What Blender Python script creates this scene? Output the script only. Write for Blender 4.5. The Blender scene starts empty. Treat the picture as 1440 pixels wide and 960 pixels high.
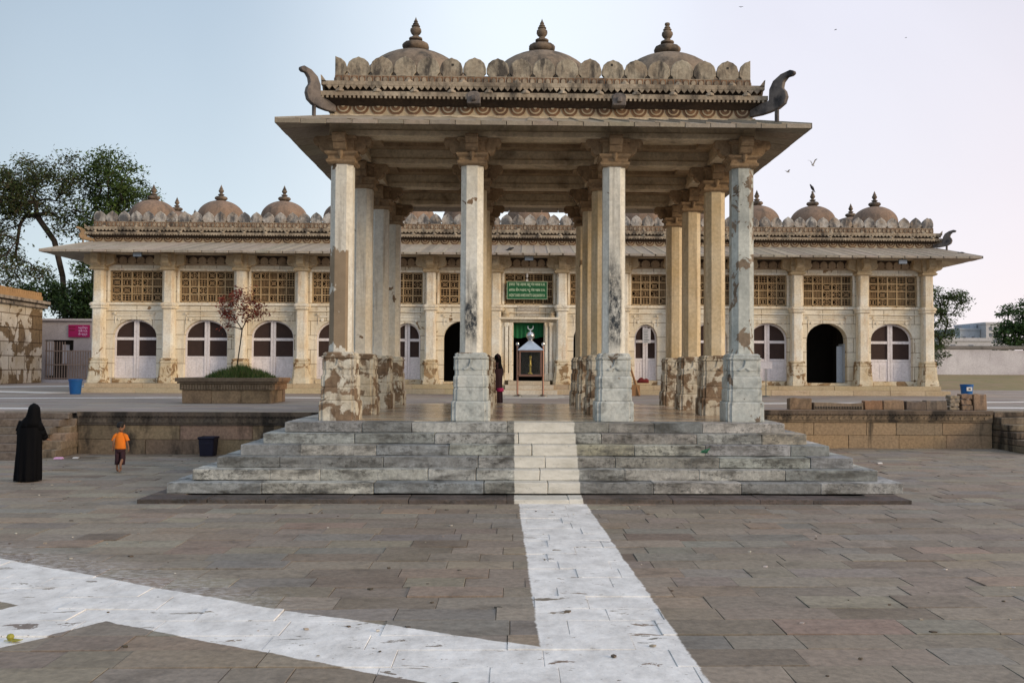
import bpy, math, random
from mathutils import Vector, Matrix, Quaternion
from math import sin, cos, pi, radians
R = random.Random(7)
sc = bpy.context.scene
COL = sc.collection
WP = {}

# ------------------------------------------------------------------ node helpers
class NT:
    def __init__(s, name):
        m = bpy.data.materials.new(name); m.use_nodes = True
        s.m = m; s.t = m.node_tree; s.n = s.t.nodes; s.l = s.t.links
        s.b = s.n['Principled BSDF']; s.oi = None
    def node(s, typ, **kw):
        n = s.n.new(typ)
        for k, v in kw.items(): setattr(n, k, v)
        return n
    def inp(s, n, i, v):
        if v is None: return
        if hasattr(v, 'is_linked') or isinstance(v, bpy.types.NodeSocket): s.l.new(v, n.inputs[i])
        else:
            if isinstance(v, (tuple, list)) and len(v) == 3 and n.inputs[i].type == 'RGBA': v = (*v, 1)
            n.inputs[i].default_value = v
    def math(s, op, a, b=None, c=None, clamp=False):
        n = s.node('ShaderNodeMath', operation=op); n.use_clamp = clamp
        s.inp(n, 0, a); s.inp(n, 1, b); s.inp(n, 2, c); return n.outputs[0]
    def coord(s, rnd=True, scale=(1, 1, 1)):
        tc = s.node('ShaderNodeTexCoord'); v = tc.outputs['Object']
        if rnd:
            oi = s.node('ShaderNodeObjectInfo')
            mul = s.node('ShaderNodeVectorMath', operation='MULTIPLY_ADD')
            cb = s.node('ShaderNodeCombineXYZ')
            for i in range(3): s.l.new(oi.outputs['Random'], cb.inputs[i])
            s.l.new(cb.outputs[0], mul.inputs[0]); mul.inputs[1].default_value = (53, 31, 47); s.l.new(v, mul.inputs[2]); v = mul.outputs[0]
        if scale != (1, 1, 1):
            mp = s.node('ShaderNodeVectorMath', operation='MULTIPLY'); s.l.new(v, mp.inputs[0]); mp.inputs[1].default_value = scale; v = mp.outputs[0]
        return v
    def noise(s, vec, scale, detail=4, rough=.55, dist=0):
        n = s.node('ShaderNodeTexNoise'); n.inputs['Scale'].default_value = scale; n.inputs['Detail'].default_value = detail
        n.inputs['Roughness'].default_value = rough; n.inputs['Distortion'].default_value = dist
        s.l.new(vec, n.inputs['Vector']); return n.outputs[0]
    def ramp(s, f, a, b, ca=0., cb=1.):
        n = s.node('ShaderNodeMapRange'); s.inp(n, 0, f); n.inputs[1].default_value = a; n.inputs[2].default_value = b
        n.inputs[3].default_value = ca; n.inputs[4].default_value = cb; n.clamp = True; return n.outputs[0]
    def mix(s, f, a, b, mode='MIX'):
        n = s.node('ShaderNodeMix', data_type='RGBA', blend_type=mode)
        s.inp(n, 0, f); s.inp(n, 6, a); s.inp(n, 7, b); return n.outputs[2]
    def attr(s):
        n = s.node('ShaderNodeAttribute', attribute_name='Col'); return n.outputs['Color']
    def xyz(s, v):
        n = s.node('ShaderNodeSeparateXYZ'); s.l.new(v, n.inputs[0]); return n.outputs
    def bump(s, h, strength, dist=.02):
        n = s.node('ShaderNodeBump'); n.inputs['Strength'].default_value = strength; n.inputs['Distance'].default_value = dist
        s.l.new(h, n.inputs['Height']); s.l.new(n.outputs[0], s.b.inputs['Normal'])
    def done(s, col, rough=.85, metal=0, spec=.3):
        s.inp(s.b, 'Base Color', col); s.inp(s.b, 'Roughness', rough); s.b.inputs['Metallic'].default_value = metal
        s.b.inputs['Specular IOR Level'].default_value = spec; return s.m

def stone(name, c1, c2, sc_=1.2, dirt=(.05, .045, .04), dlo=.55, dhi=.75, dscale=(1, 1, 1), dsc=1.6, damt=.8, rough=.88,
          bump=.25, attr=False, peel=None, plo=.56, phi=.6, psc=1.5, spots=0., rnd=True, bricks=None, extra=None, fine=.35):
    t = NT(name); v = t.coord(rnd)
    n1 = t.noise(v, sc_, 6, .6)
    f = t.ramp(n1, .35, .68)
    if attr: col = t.mix(t.math('MULTIPLY', f, .45), t.attr(), c2)
    else: col = t.mix(f, c1, c2)
    fn = t.noise(v, 14, 5, .65)
    if peel is not None:
        vd = t.noise(v, psc, 5, .6, .6)
        pf = t.ramp(vd, plo, phi)
        pc = t.mix(t.ramp(t.noise(v, 5, 4), .35, .65), peel, tuple(x * .6 for x in peel))
        col = t.mix(pf, col, pc)
    if bricks:
        bw, bh, mort = bricks
        xs = t.xyz(v if not rnd else t.coord(False))
        cb = t.node('ShaderNodeCombineXYZ')
        t.l.new(t.math('ADD', xs[0], xs[1]), cb.inputs[0]); t.l.new(xs[2], cb.inputs[1])
        br = t.node('ShaderNodeTexBrick'); t.l.new(cb.outputs[0], br.inputs['Vector'])
        br.inputs['Scale'].default_value = 1; br.inputs['Brick Width'].default_value = bw; br.inputs['Row Height'].default_value = bh
        br.inputs['Mortar Size'].default_value = mort; br.inputs['Mortar Smooth'].default_value = .3
        br.inputs['Color1'].default_value = (1, 1, 1, 1); br.inputs['Color2'].default_value = (.86, .84, .8, 1); br.inputs['Mortar'].default_value = (.35, .3, .25, 1)
        col = t.mix(1, col, br.outputs[0], 'MULTIPLY')
    if damt > 0:
        vs = t.coord(rnd, dscale) if dscale != (1, 1, 1) else v
        dn = t.noise(vs, dsc, 6, .65, .3)
        df = t.math('MULTIPLY', t.ramp(dn, dlo, dhi), damt)
        col = t.mix(df, col, dirt)
    col = t.mix(fine, col, t.mix(1, col, t.ramp(fn, .3, .7, .45, 1.35), 'MULTIPLY'))
    if spots > 0:
        vo = t.node('ShaderNodeTexVoronoi'); t.l.new(v, vo.inputs['Vector']); vo.inputs['Scale'].default_value = 3.2
        sp = t.math('MULTIPLY', t.math('LESS_THAN', vo.outputs['Distance'], t.math('MULTIPLY', n1, .085)), spots)
        col = t.mix(sp, col, (.06, .045, .035))
    if extra: col = extra(t, v, col)
    t.bump(t.math('ADD', fn, n1), bump, .02)
    return t.done(col, rough)

def plain(name, c, rough=.6, metal=0, spec=.4, var=.15):
    t = NT(name); v = t.coord(True)
    n = t.noise(v, 6, 4)
    col = t.mix(t.ramp(n, .35, .65), c, tuple(x * (1 - var) for x in c))
    return t.done(col, rough, metal, spec)

# ------------------------------------------------------------------ mesh builder
class MB:
    def __init__(s): s.v = []; s.f = []; s.c = []
    def add(s, vs, fs, col=(1, 1, 1)):
        o = len(s.v); s.v += [tuple(p) for p in vs]
        for f in fs: s.f.append(tuple(i + o for i in f)); s.c.append(col)
    def box(s, x0, x1, y0, y1, z0, z1, col=(1, 1, 1), jit=0, tilt=0):
        P = [[x0, y0, z0], [x1, y0, z0], [x1, y1, z0], [x0, y1, z0], [x0, y0, z1], [x1, y0, z1], [x1, y1, z1], [x0, y1, z1]]
        if jit:
            for p in P:
                for k in range(3): p[k] += R.uniform(-jit, jit)
        if tilt:
            for p in P[4:]: p[2] += R.uniform(-tilt, tilt)
        s.add(P, [(3, 2, 1, 0), (4, 5, 6, 7), (0, 1, 5, 4), (1, 2, 6, 5), (2, 3, 7, 6), (3, 0, 4, 7)], col)
    def prism(s, pts, axis, a, b, col=(1, 1, 1)):
        n = len(pts)
        def P(p, h): return {'y': (p[0], h, p[1]), 'x': (h, p[0], p[1]), 'z': (p[0], p[1], h)}[axis]
        area = sum(pts[i][0] * pts[(i + 1) % n][1] - pts[(i + 1) % n][0] * pts[i][1] for i in range(n))
        pts = list(pts)
        ccw = area > 0
        flip = (axis == 'y')
        if ccw == flip: pts = pts[::-1]
        vs = [P(p, a) for p in pts] + [P(p, b) for p in pts]
        if a > b: vs = vs[n:] + vs[:n]
        fs = [tuple(range(n))[::-1], tuple(range(n, 2 * n))] + [(i, (i + 1) % n, n + (i + 1) % n, n + i) for i in range(n)]
        s.add(vs, fs, col)
    def loft(s, rings, col=(1, 1, 1), cap=True):
        n = len(rings[0]); vs = [p for r in rings for p in r]; fs = []
        for k in range(len(rings) - 1):
            for i in range(n):
                j = (i + 1) % n; fs.append((k * n + i, k * n + j, (k + 1) * n + j, (k + 1) * n + i))
        if cap: fs += [tuple(range(n))[::-1], tuple(range((len(rings) - 1) * n, len(rings) * n))]
        s.add(vs, fs, col)
    def lathe(s, prof, c, seg=20, col=(1, 1, 1), flute=0, nf=0):
        rings = []
        for r, z in prof:
            rr = max(r, 1e-4)
            rings.append([(c[0] + rr * (1 + (flute * (abs(sin(nf * pi * i / seg)) - .5) if nf else 0)) * cos(2 * pi * i / seg),
                           c[1] + rr * (1 + (flute * (abs(sin(nf * pi * i / seg)) - .5) if nf else 0)) * sin(2 * pi * i / seg), c[2] + z) for i in range(seg)])
        s.loft(rings, col)
    def sect(s, base, prof, c, col=(1, 1, 1)):   # base: 2d section for h=1, prof: (h, z)
        s.loft([[(c[0] + p[0] * h, c[1] + p[1] * h, c[2] + z) for p in base] for h, z in prof], col)
    def tube(s, p0, p1, r0, r1, seg=6, col=(1, 1, 1)):
        p0 = Vector(p0); p1 = Vector(p1); d = p1 - p0
        if d.length < 1e-5: return
        d.normalize(); a = d.orthogonal().normalized(); b = d.cross(a)
        s.loft([[tuple(p + (a * cos(2 * pi * i / seg) + b * sin(2 * pi * i / seg)) * r) for i in range(seg)] for p, r in ((p0, r0), (p1, r1))], col)
    def bar(s, p0, p1, w, y0, y1, col=(1, 1, 1)):   # flat bar in xz plane
        dx, dz = p1[0] - p0[0], p1[1] - p0[1]; L = math.hypot(dx, dz) or 1; nx, nz = -dz / L * w / 2, dx / L * w / 2
        s.prism([(p0[0] + nx, p0[1] + nz), (p1[0] + nx, p1[1] + nz), (p1[0] - nx, p1[1] - nz), (p0[0] - nx, p0[1] - nz)], 'y', y0, y1, col)
    def build(s, name, mat, parent=None, origin=None, smooth=False, bevel=0, seg=1, auto=None):
        me = bpy.data.meshes.new(name)
        pw = WP.get(parent.name, Vector()) if parent else Vector()
        o = Vector(origin) if origin is not None else (pw.copy())
        me.from_pydata([(v[0] - o.x, v[1] - o.y, v[2] - o.z) for v in s.v], [], s.f)
        me.validate(); me.update()
        if len(me.polygons) == len(s.c) and any(c != (1, 1, 1) for c in s.c):
            at = me.color_attributes.new('Col', 'FLOAT_COLOR', 'CORNER')
            buf = []
            for p, c in zip(me.polygons, s.c): buf += [c[0], c[1], c[2], 1] * p.loop_total
            at.data.foreach_set('color', buf)
        if mat: me.materials.append(mat)
        ob = bpy.data.objects.new(name, me); COL.objects.link(ob)
        ob.location = o - pw; WP[ob.name] = o
        if parent: ob.parent = parent
        if smooth:
            me.polygons.foreach_set('use_smooth', [True] * len(me.polygons))
            if auto: me.set_sharp_from_angle(angle=radians(auto))
        if bevel:
            md = ob.modifiers.new('bev', 'BEVEL'); md.width = bevel; md.segments = seg; md.limit_method = 'ANGLE'; md.angle_limit = radians(40)
        return ob

def empty(name, loc):
    o = bpy.data.objects.new(name, None); COL.objects.link(o); o.location = loc; WP[o.name] = Vector(loc); o.empty_display_size = .3; return o
def tag(o, label=None, cat=None, group=None, kind=None):
    if label: o['label'] = label
    if cat: o['category'] = cat
    if group: o['group'] = group
    if kind: o['kind'] = kind
    return o
def copy_tree(o, delta=None, parent=None):
    c = o.copy(); COL.objects.link(c)
    if parent is not None: c.parent = parent
    if delta is not None: c.location = o.location + Vector(delta)
    for ch in o.children: copy_tree(ch, None, c)
    return c
def jc(c, a=.12):
    k = 1 + R.uniform(-a, a); return tuple(max(0, x * k * (1 + R.uniform(-a, a) * .25)) for x in c)

# ------------------------------------------------------------------ camera (fitted)
CAMP = (-.4623, -18.5652, 2.2)
cd = bpy.data.cameras.new('camera'); cam = bpy.data.objects.new('camera', cd); COL.objects.link(cam); sc.camera = cam
cam.matrix_world = Matrix.Translation(CAMP) @ Matrix.Rotation(-.0262, 4, 'Z') @ Matrix.Rotation(pi / 2 + .0285, 4, 'X') @ Matrix.Rotation(.0047, 4, 'Z')
cd.sensor_width = 36; cd.lens = 1347.47 / 1440 * 36
cd.shift_x = -(755.46 - 720) / 1440; cd.shift_y = (478.15 - 480) / 1440
cd.clip_end = 3000; cd.clip_start = .05

# ------------------------------------------------------------------ world, sun
w = bpy.data.worlds.new('World'); sc.world = w; w.use_nodes = True
n = w.node_tree.nodes; l = w.node_tree.links
bg = n['Background']; bg.inputs[1].default_value = .1
SUN_EL, SUN_AZ = radians(13), None
sky = n.new('ShaderNodeTexSky'); sky.sky_type = 'NISHITA'; sky.sun_disc = False
sund = Vector((.86, -.50, .24)).normalized()
sky.sun_elevation = math.asin(sund.z); sky.sun_rotation = math.atan2(sund.x, sund.y)
tc = n.new('ShaderNodeTexCoord'); sp = n.new('ShaderNodeSeparateXYZ'); l.new(tc.outputs['Generated'], sp.inputs[0])
def wramp(stops, src, a, b):
    mr = n.new('ShaderNodeMapRange'); mr.inputs[1].default_value = a; mr.inputs[2].default_value = b; l.new(src, mr.inputs[0])
    cr = n.new('ShaderNodeValToRGB'); el = cr.color_ramp.elements
    while len(el) > 1: el.remove(el[-1])
    el[0].position = stops[0][0]; el[0].color = (*stops[0][1], 1)
    for p, c in stops[1:]: e = el.new(p); e.color = (*c, 1)
    cr.color_ramp.interpolation = 'EASE'; l.new(mr.outputs[0], cr.inputs[0]); return cr.outputs[0]
low = wramp([(0, (.43, .495, .54)), (.25, (.52, .585, .625)), (.5, (.74, .765, .79)), (.72, (.70, .675, .705)), (1, (.71, .605, .625))], sp.outputs[0], -.62, .62)
top = wramp([(0, (.22, .275, .34)), (.25, (.31, .385, .47)), (.5, (.62, .68, .75)), (.72, (.585, .585, .665)), (1, (.54, .525, .58))], sp.outputs[0], -.62, .62)
vz = n.new('ShaderNodeMapRange'); vz.inputs[1].default_value = .0; vz.inputs[2].default_value = .40; l.new(sp.outputs[2], vz.inputs[0])
mx = n.new('ShaderNodeMix'); mx.data_type = 'RGBA'; l.new(vz.outputs[0], mx.inputs[0]); l.new(low, mx.inputs[6]); l.new(top, mx.inputs[7])
# slight soft cloudiness
nz = n.new('ShaderNodeTexNoise'); nz.inputs['Scale'].default_value = 3.0; nz.inputs['Detail'].default_value = 6; nz.inputs['Distortion'].default_value = .6; l.new(tc.outputs['Generated'], nz.inputs['Vector'])
nr = n.new('ShaderNodeMapRange'); nr.inputs[3].default_value = 8.6; nr.inputs[4].default_value = 10.2; l.new(nz.outputs[0], nr.inputs[0])
vm = n.new('ShaderNodeVectorMath'); vm.operation = 'SCALE'; l.new(mx.outputs[2], vm.inputs[0]); l.new(nr.outputs[0], vm.inputs[3])
vs_ = n.new('ShaderNodeVectorMath'); vs_.operation = 'SCALE'; l.new(sky.outputs[0], vs_.inputs[0]); vs_.inputs[3].default_value = .12
va = n.new('ShaderNodeVectorMath'); va.operation = 'ADD'; l.new(vm.outputs[0], va.inputs[0]); l.new(vs_.outputs[0], va.inputs[1])
l.new(va.outputs[0], bg.inputs[0])
sd = bpy.data.lights.new('sun', 'SUN'); sun = bpy.data.objects.new('sun', sd); COL.objects.link(sun)
sun.rotation_euler = sund.to_track_quat('Z', 'Y').to_euler(); sd.energy = 1.5; sd.angle = radians(16); sd.color = (1, .80, .54)
sc.view_settings.view_transform = 'Standard'; sc.view_settings.look = 'None'; sc.view_settings.gamma = 1; sc.view_settings.exposure = .52

# ------------------------------------------------------------------ materials
CREAM = (.70, .66, .56); BROWN = (.25, .165, .10)
def pave_extra(t, v, col):
    """white lime paint strips on the stone slabs"""
    x, y, z = t.xyz(t.coord(False))
    nz = t.math('MULTIPLY', t.math('SUBTRACT', t.noise(t.coord(False), 7, 5, .7), .5), .16)
    n2 = t.math('MULTIPLY', t.math('SUBTRACT', t.noise(t.coord(False), 1.3, 2, .5), .5), .16)
    A = t.math
    def line(px, py, slope, xx=x):   # y - (py + slope (x-px))
        return A('SUBTRACT', y, A('ADD', py - slope * px, A('MULTIPLY', xx, slope)))
    up = A('MINIMUM', line(-6.3, -7.4, -.638), line(-.22, -10.96, -.522))   # negative below upper edge (max of lines)
    lo = line(-3.94, -10.17, -.5655)
    w1 = A('MINIMUM', A('MINIMUM', A('MULTIPLY', up, -1), lo), A('SUBTRACT', .35, x))
    xl = A('SUBTRACT', x, A('ADD', -5.0 + 9.6 / 1.9, A('DIVIDE', y, 1.9)))
    xr = A('SUBTRACT', A('ADD', -3.94 + 10.17 / 1.5, A('DIVIDE', y, 1.5)), x)
    w2 = A('MINIMUM', A('MINIMUM', xl, xr), A('MULTIPLY', up, -1))
    cl = A('SUBTRACT', x, A('ADD', -.345, A('MULTIPLY', A('ADD', y, 2.9), -.014)))
    cr = A('SUBTRACT', A('ADD', .745, A('MULTIPLY', A('ADD', y, 2.9), -.022)), x)
    w3 = A('MINIMUM', cl, cr)
    s = A('MAXIMUM', A('MAXIMUM', w1, w2), w3)
    s = A('ADD', A('ADD', s, A('MULTIPLY', nz, .42)), A('MULTIPLY', n2, .30))
    m = t.ramp(s, -.006, .012)
    flake = t.noise(t.coord(False, (1, 2.2, 1)), 2.1, 6, .66, .5)
    fl = t.ramp(flake, .625, .64, 1, 0)
    chips = t.ramp(t.noise(t.coord(False, (1, 2., 1)), 9, 5, .66), .655, .665, 1, 0)
    fl = A('MULTIPLY', fl, chips)
    # scuffed remains along the upper edge of the diagonal strip
    sc1 = A('MULTIPLY', t.ramp(up, .0, .9, 1, 0), t.ramp(x, -2.2, -3.4))
    sc1 = A('MULTIPLY', A('MULTIPLY', sc1, A('GREATER_THAN', up, 0)), t.ramp(t.noise(t.coord(False, (1, 2.5, 1)), 9, 6, .75), .47, .60))
    white = t.mix(t.ramp(t.noise(t.coord(False, (1.5, 1, 1)), 2.4, 8, .74), .36, .72), (.86, .855, .84), (.50, .49, .475))
    col = t.mix(A('MULTIPLY', sc1, .8), col, (.6, .58, .58))
    gn = t.node('ShaderNodeNewGeometry'); nzz = t.xyz(gn.outputs['True Normal'])[2]
    keep = A('MULTIPLY', A('MULTIPLY', m, fl), A('GREATER_THAN', nzz, -.5))
    return t.mix(keep, col, white)

def step_extra(t, v, col):
    x, y, z = t.xyz(t.coord(False))
    e = t.math('MULTIPLY', t.math('SUBTRACT', t.noise(t.coord(False), 6, 4, .7), .5), .06)
    d = t.math('SUBTRACT', .56, t.math('ABSOLUTE', t.math('SUBTRACT', t.math('ADD', x, e), .145)))
    m = t.math('MULTIPLY', t.ramp(d, -.005, .01), t.math('LESS_THAN', y, -.5))
    m = t.math('MULTIPLY', m, t.ramp(t.noise(t.coord(False, (1, 1, 1.5)), 7, 5, .7), .60, .72, 1, .35))
    sp = t.math('MULTIPLY', t.ramp(t.noise(t.coord(False, (1, 1, 1.6)), 9, 9, .78), .50, .60), t.ramp(t.noise(t.coord(False, (.7, 1, 3)), 1.3, 4, .6), .42, .56))
    col = t.mix(t.math('MULTIPLY', sp, .75), col, (.03, .028, .025))
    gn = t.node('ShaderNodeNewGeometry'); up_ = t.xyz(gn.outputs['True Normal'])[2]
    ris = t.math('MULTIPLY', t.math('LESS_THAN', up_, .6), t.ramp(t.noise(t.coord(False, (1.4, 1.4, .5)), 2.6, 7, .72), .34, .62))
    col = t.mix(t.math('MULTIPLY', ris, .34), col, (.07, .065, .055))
    vn = t.noise(t.coord(False, (1, 1, 1.4)), 2.0, 8, .6, 2.2)
    ve = t.ramp(t.math('ABSOLUTE', t.math('SUBTRACT', vn, .5)), .0, .018, 1, 0)
    col = t.mix(t.math('MULTIPLY', ve, .45), col, (.10, .115, .13))
    dw = t.ramp(t.noise(t.coord(False, (1, 1, 3)), 3, 6, .7), .4, .7)
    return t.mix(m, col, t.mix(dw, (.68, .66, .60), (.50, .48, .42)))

M = {}
M['pave'] = stone('paving_stone', None, (.28, .24, .20), .9, (.085, .068, .052), .50, .74, (1, 1.6, 1), 1.7, .6, .72, .35, attr=True, rnd=False, extra=pave_extra, fine=.5)
M['terr'] = stone('terrace_stone', None, (.30, .27, .25), .6, (.09, .08, .075), .62, .85, (1, 1, 1), .8, .4, .8, .15, attr=True, rnd=False, fine=.3)
M['earth'] = stone('dry_earth', (.30, .22, .13), (.22, .2, .09), .7, damt=0, rough=.95, bump=.5, rnd=False)
M['joint_floor'] = stone('joint_dust', (.115, .098, .08), (.15, .13, .105), 3, damt=0, rnd=False, bump=.5, extra=pave_extra)
M['joint'] = stone('joint_sand', (.075, .065, .055), (.11, .095, .08), 3, damt=0, rnd=False, bump=.5)
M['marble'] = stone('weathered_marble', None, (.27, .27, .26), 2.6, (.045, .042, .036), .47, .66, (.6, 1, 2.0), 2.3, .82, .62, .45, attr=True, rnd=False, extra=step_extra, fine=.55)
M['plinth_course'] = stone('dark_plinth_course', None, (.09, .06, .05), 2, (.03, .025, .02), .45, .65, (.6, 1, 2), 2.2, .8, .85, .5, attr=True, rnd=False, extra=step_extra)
M['deck'] = stone('polished_marble', None, (.46, .35, .22), 1.6, (.14, .08, .04), .52, .75, (.3, 2.2, 1), 2.2, .7, .2, .05, attr=True, rnd=False, fine=.3)  # amber tone and streaks put the gold reflections into the colour
def shaft_extra(t, v, col):
    x, y, z = t.xyz(t.coord(False))
    return col
M['lime'] = stone('peeling_limewash', (.70, .68, .62), (.60, .53, .42), 1.0, (.17, .13, .10), .55, .72, (4.5, 4.5, .3), 1.5, .6, .8, .25, peel=BROWN, plo=.645, phi=.655, psc=1.3, spots=.8)
M['lime_warm'] = stone('ochre_limewash', (.68, .58, .42), (.56, .43, .25), 1.0, (.20, .12, .06), .54, .72, (4, 4, .3), 1.4, .5, .8, .2, peel=BROWN, plo=.68, phi=.69, psc=1.2, spots=.6)
def mould(zlo, zhi, cx, hw):
    def f(t, v, col):
        x, y, z = t.xyz(t.coord(False))
        n1 = t.noise(t.coord(True, (1, 1, .5)), 9, 7, .8)
        n2 = t.noise(t.coord(True, (1, 1, .6)), 2.2, 3, .6)
        band = t.math('MULTIPLY', t.ramp(z, zlo, zlo + .35), t.ramp(z, zhi, zhi - .9))
        side = t.math('MULTIPLY', t.ramp(t.math('ABSOLUTE', t.math('SUBTRACT', x, cx)), hw, hw - .05), t.math('LESS_THAN', y, -.1))
        f_ = t.math('MULTIPLY', t.math('MULTIPLY', band, side), t.math('MULTIPLY', t.ramp(n1, .36, .56), t.ramp(n2, .3, .52)))
        return t.mix(f_, col, (.035, .042, .05))
    return f
def bare(zlo, zhi):
    def f(t, v, col):
        x, y, z = t.xyz(t.coord(False))
        n2 = t.noise(t.coord(True, (1.2, 1.2, .5)), 2.4, 5, .65)
        b = t.math('MULTIPLY', t.ramp(z, zlo, zlo + .4), t.ramp(z, zhi, zhi - .5))
        s = t.math('SUBTRACT', t.math('ADD', n2, t.math('MULTIPLY', b, .35)), .35)
        s = t.math('MULTIPLY', t.ramp(s, .36, .375), t.math('LESS_THAN', y, -.06))
        s = t.math('MULTIPLY', s, t.math('LESS_THAN', x, .15))
        return t.mix(s, col, t.mix(t.ramp(t.noise(v, 4, 4), .3, .7), (.31, .235, .16), (.24, .18, .12)))
    return f
kw = dict(dirt=(.17, .14, .11), dlo=.55, dhi=.72, dscale=(4.5, 4.5, .3), dsc=1.5, damt=.6, rough=.8, bump=.25, peel=BROWN, plo=.655, phi=.665, psc=1.3, spots=.8)
M['lime_mould'] = stone('limewash_with_black_mould', (.76, .75, .69), (.62, .58, .49), 1.0, extra=mould(1.3, 3.1, 0, .15), **kw)
M['lime_mould2'] = stone('limewash_with_broad_mould', (.76, .75, .69), (.62, .58, .49), 1.0, extra=mould(1.25, 3.6, .01, .155), **kw)
M['lime_bare'] = stone('limewash_fallen_off', (.74, .73, .67), (.60, .55, .46), 1.0, extra=bare(1.2, 3.6), **kw)
M['lime_grey'] = stone('grey_green_limewash', (.55, .57, .53), (.34, .36, .34), 1.6, (.05, .055, .055), .56, .75, (2.5, 2.5, .5), 1.8, .6, .8, .35, peel=(.26, .20, .145), plo=.56, phi=.575, psc=2.2, spots=.8)
M['plinth'] = stone('flaking_plinth', (.68, .655, .57), (.48, .41, .30), 1.6, (.10, .06, .035), .50, .68, (3, 3, .7), 2.4, .75, .85, .6, peel=(.27, .19, .125), plo=.49, phi=.535, psc=2.9, spots=.7)
M['plinth_grey'] = stone('grey_plinth', (.60, .61, .57), (.40, .43, .42), 2.2, (.07, .07, .065), .52, .68, (1, 1, 1), 4, .55, .85, .5, peel=(.25, .19, .14), plo=.64, phi=.655, psc=2.0, spots=.8)
M['roofst'] = stone('roof_sandstone', (.43, .36, .27), (.29, .225, .16), 1.4, (.038, .034, .032), .47, .66, (1.6, 1.6, .6), 1.6, .9, .9, .5, fine=.6, rnd=False)
M['recess_shade'] = stone('painted_recess_shade', (.085, .06, .042), (.05, .036, .028), 2, fine=.5, rnd=False)  # shade between the ledges and under the eave, put into a dark colour
M['carve'] = stone('brown_carved_relief', (.24, .135, .075), (.16, .095, .06), 3, (.05, .035, .03), .5, .7, fine=.5, rnd=False)
M['merl'] = stone('merlon_sandstone', (.44, .39, .30), (.30, .24, .175), 2.2, (.045, .04, .038), .47, .64, (2.6, 2.6, .8), 2.0, .88, .9, .5, fine=.6)
M['merl_far'] = stone('pale_merlon', (.52, .50, .47), (.33, .25, .18), 2.2, (.05, .055, .065), .44, .60, (1.3, 1.3, .7), 1.9, .85, .9, .5, fine=.6)
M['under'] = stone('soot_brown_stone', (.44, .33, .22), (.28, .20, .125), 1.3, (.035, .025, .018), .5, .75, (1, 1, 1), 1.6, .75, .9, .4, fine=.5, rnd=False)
M['capst'] = stone('capital_stone', (.36, .25, .15), (.24, .165, .10), 2.2, (.05, .035, .025), .52, .72, (1, 1, 1), 2.4, .7, .88, .6, fine=.6)
M['beamst'] = stone('beam_stone', (.68, .58, .43), (.50, .40, .28), 1.2, (.06, .042, .03), .53, .75, (1, 1, 1), 1.7, .7, .9, .3, fine=.5, rnd=False)
M['eave'] = stone('eave_slabs', None, (.30, .255, .20), 1.8, (.07, .06, .05), .58, .8, (1, 1, 1), 2.0, .5, .88, .3, attr=True, rnd=False)
M['frieze'] = stone('cream_frieze', (.55, .47, .34), (.42, .31, .19), 1.6, (.12, .07, .04), .6, .8, (1, 1, 1), 2.2, .5, .88, .4, rnd=False)
M['horn'] = stone('blackened_stone', (.20, .17, .15), (.10, .09, .09), 3, (.02, .02, .022), .5, .65, (1, 1, 1), 3, .8, .85, .5)
M['dome'] = stone('dome_plaster', (.27, .21, .155), (.20, .155, .115), 1.2, (.055, .05, .045), .46, .66, (2.4, 2.4, .5), 1.4, .85, .9, .25, fine=.4)
M['dome_far'] = stone('terracotta_dome', (.29, .20, .145), (.22, .155, .115), 1.1, (.07, .065, .06), .48, .68, (2, 2, .6), 1.5, .7, .9, .2, fine=.4)
M['finial'] = stone('dark_finial_stone', (.22, .165, .12), (.14, .11, .085), 4, (.035, .032, .03), .46, .62, (1, 1, 1), 4, .7, .9, .4)
M['wall'] = stone('cream_limewashed_wall', (.82, .78, .68), (.70, .61, .46), .8, (.30, .20, .10), .54, .74, (3.2, 3.2, .4), 1.5, .6, .85, .25, bricks=(1.35, .62, .016), peel=(.36, .24, .13), plo=.66, phi=.675, psc=1.4, fine=.25)
M['pillar'] = stone('cream_pillar', (.84, .81, .72), (.70, .58, .41), 1.1, (.46, .24, .09), .54, .70, (3, 3, .35), 1.6, .5, .85, .3, peel=(.38, .26, .14), plo=.72, phi=.735, psc=1.6, spots=.6)
M['pillar_base'] = stone('flaking_pillar_base', (.68, .62, .49), (.55, .42, .25), 1.4, (.30, .17, .08), .58, .74, (1, 1, 1), 2, .6, .88, .4, peel=(.36, .24, .13), plo=.53, phi=.555, psc=2.1)
M['jali'] = stone('carved_screen_stone', (.46, .34, .20), (.33, .225, .12), 1.2, (.16, .09, .045), .55, .75, (1, 1, 1), 1.6, .6, .88, .3)
M['tracery'] = stone('brown_tracery', (.46, .32, .18), (.33, .21, .11), 1.2, (.05, .03, .02), .5, .7, fine=.4)
M['white'] = stone('white_door_paint', (.76, .72, .75), (.66, .62, .63), 1.5, (.36, .28, .23), .58, .8, (2.5, 2.5, .8), 1.3, .4, .5, .08)
M['mesh'] = plain('dark_wire_mesh', (.045, .026, .022), .9)
M['dark'] = plain('dark_interior_shade', (.045, .038, .032), .95)  # unlit dark of rooms, doorways and holes put into the colour
M['blue'] = plain('blue_plastic', (.015, .12, .36), .45)
M['navy'] = plain('navy_plastic', (.006, .006, .024), .55)
M['green'] = plain('green_board', (.004, .11, .035), .6)
M['magenta'] = plain('magenta_board', (.42, .01, .12), .6)
M['letter'] = plain('pale_lettering', (.55, .7, .5), .7)
M['letter_p'] = plain('pink_lettering', (.8, .45, .7), .7)
M['steel'] = plain('polished_steel', (.62, .62, .62), .22, 1)
M['copper'] = plain('reddish_steel', (.38, .22, .17), .35, .9)
M['glass'] = plain('smoky_glass', (.02, .025, .022), .08, 0, .5)
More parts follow.
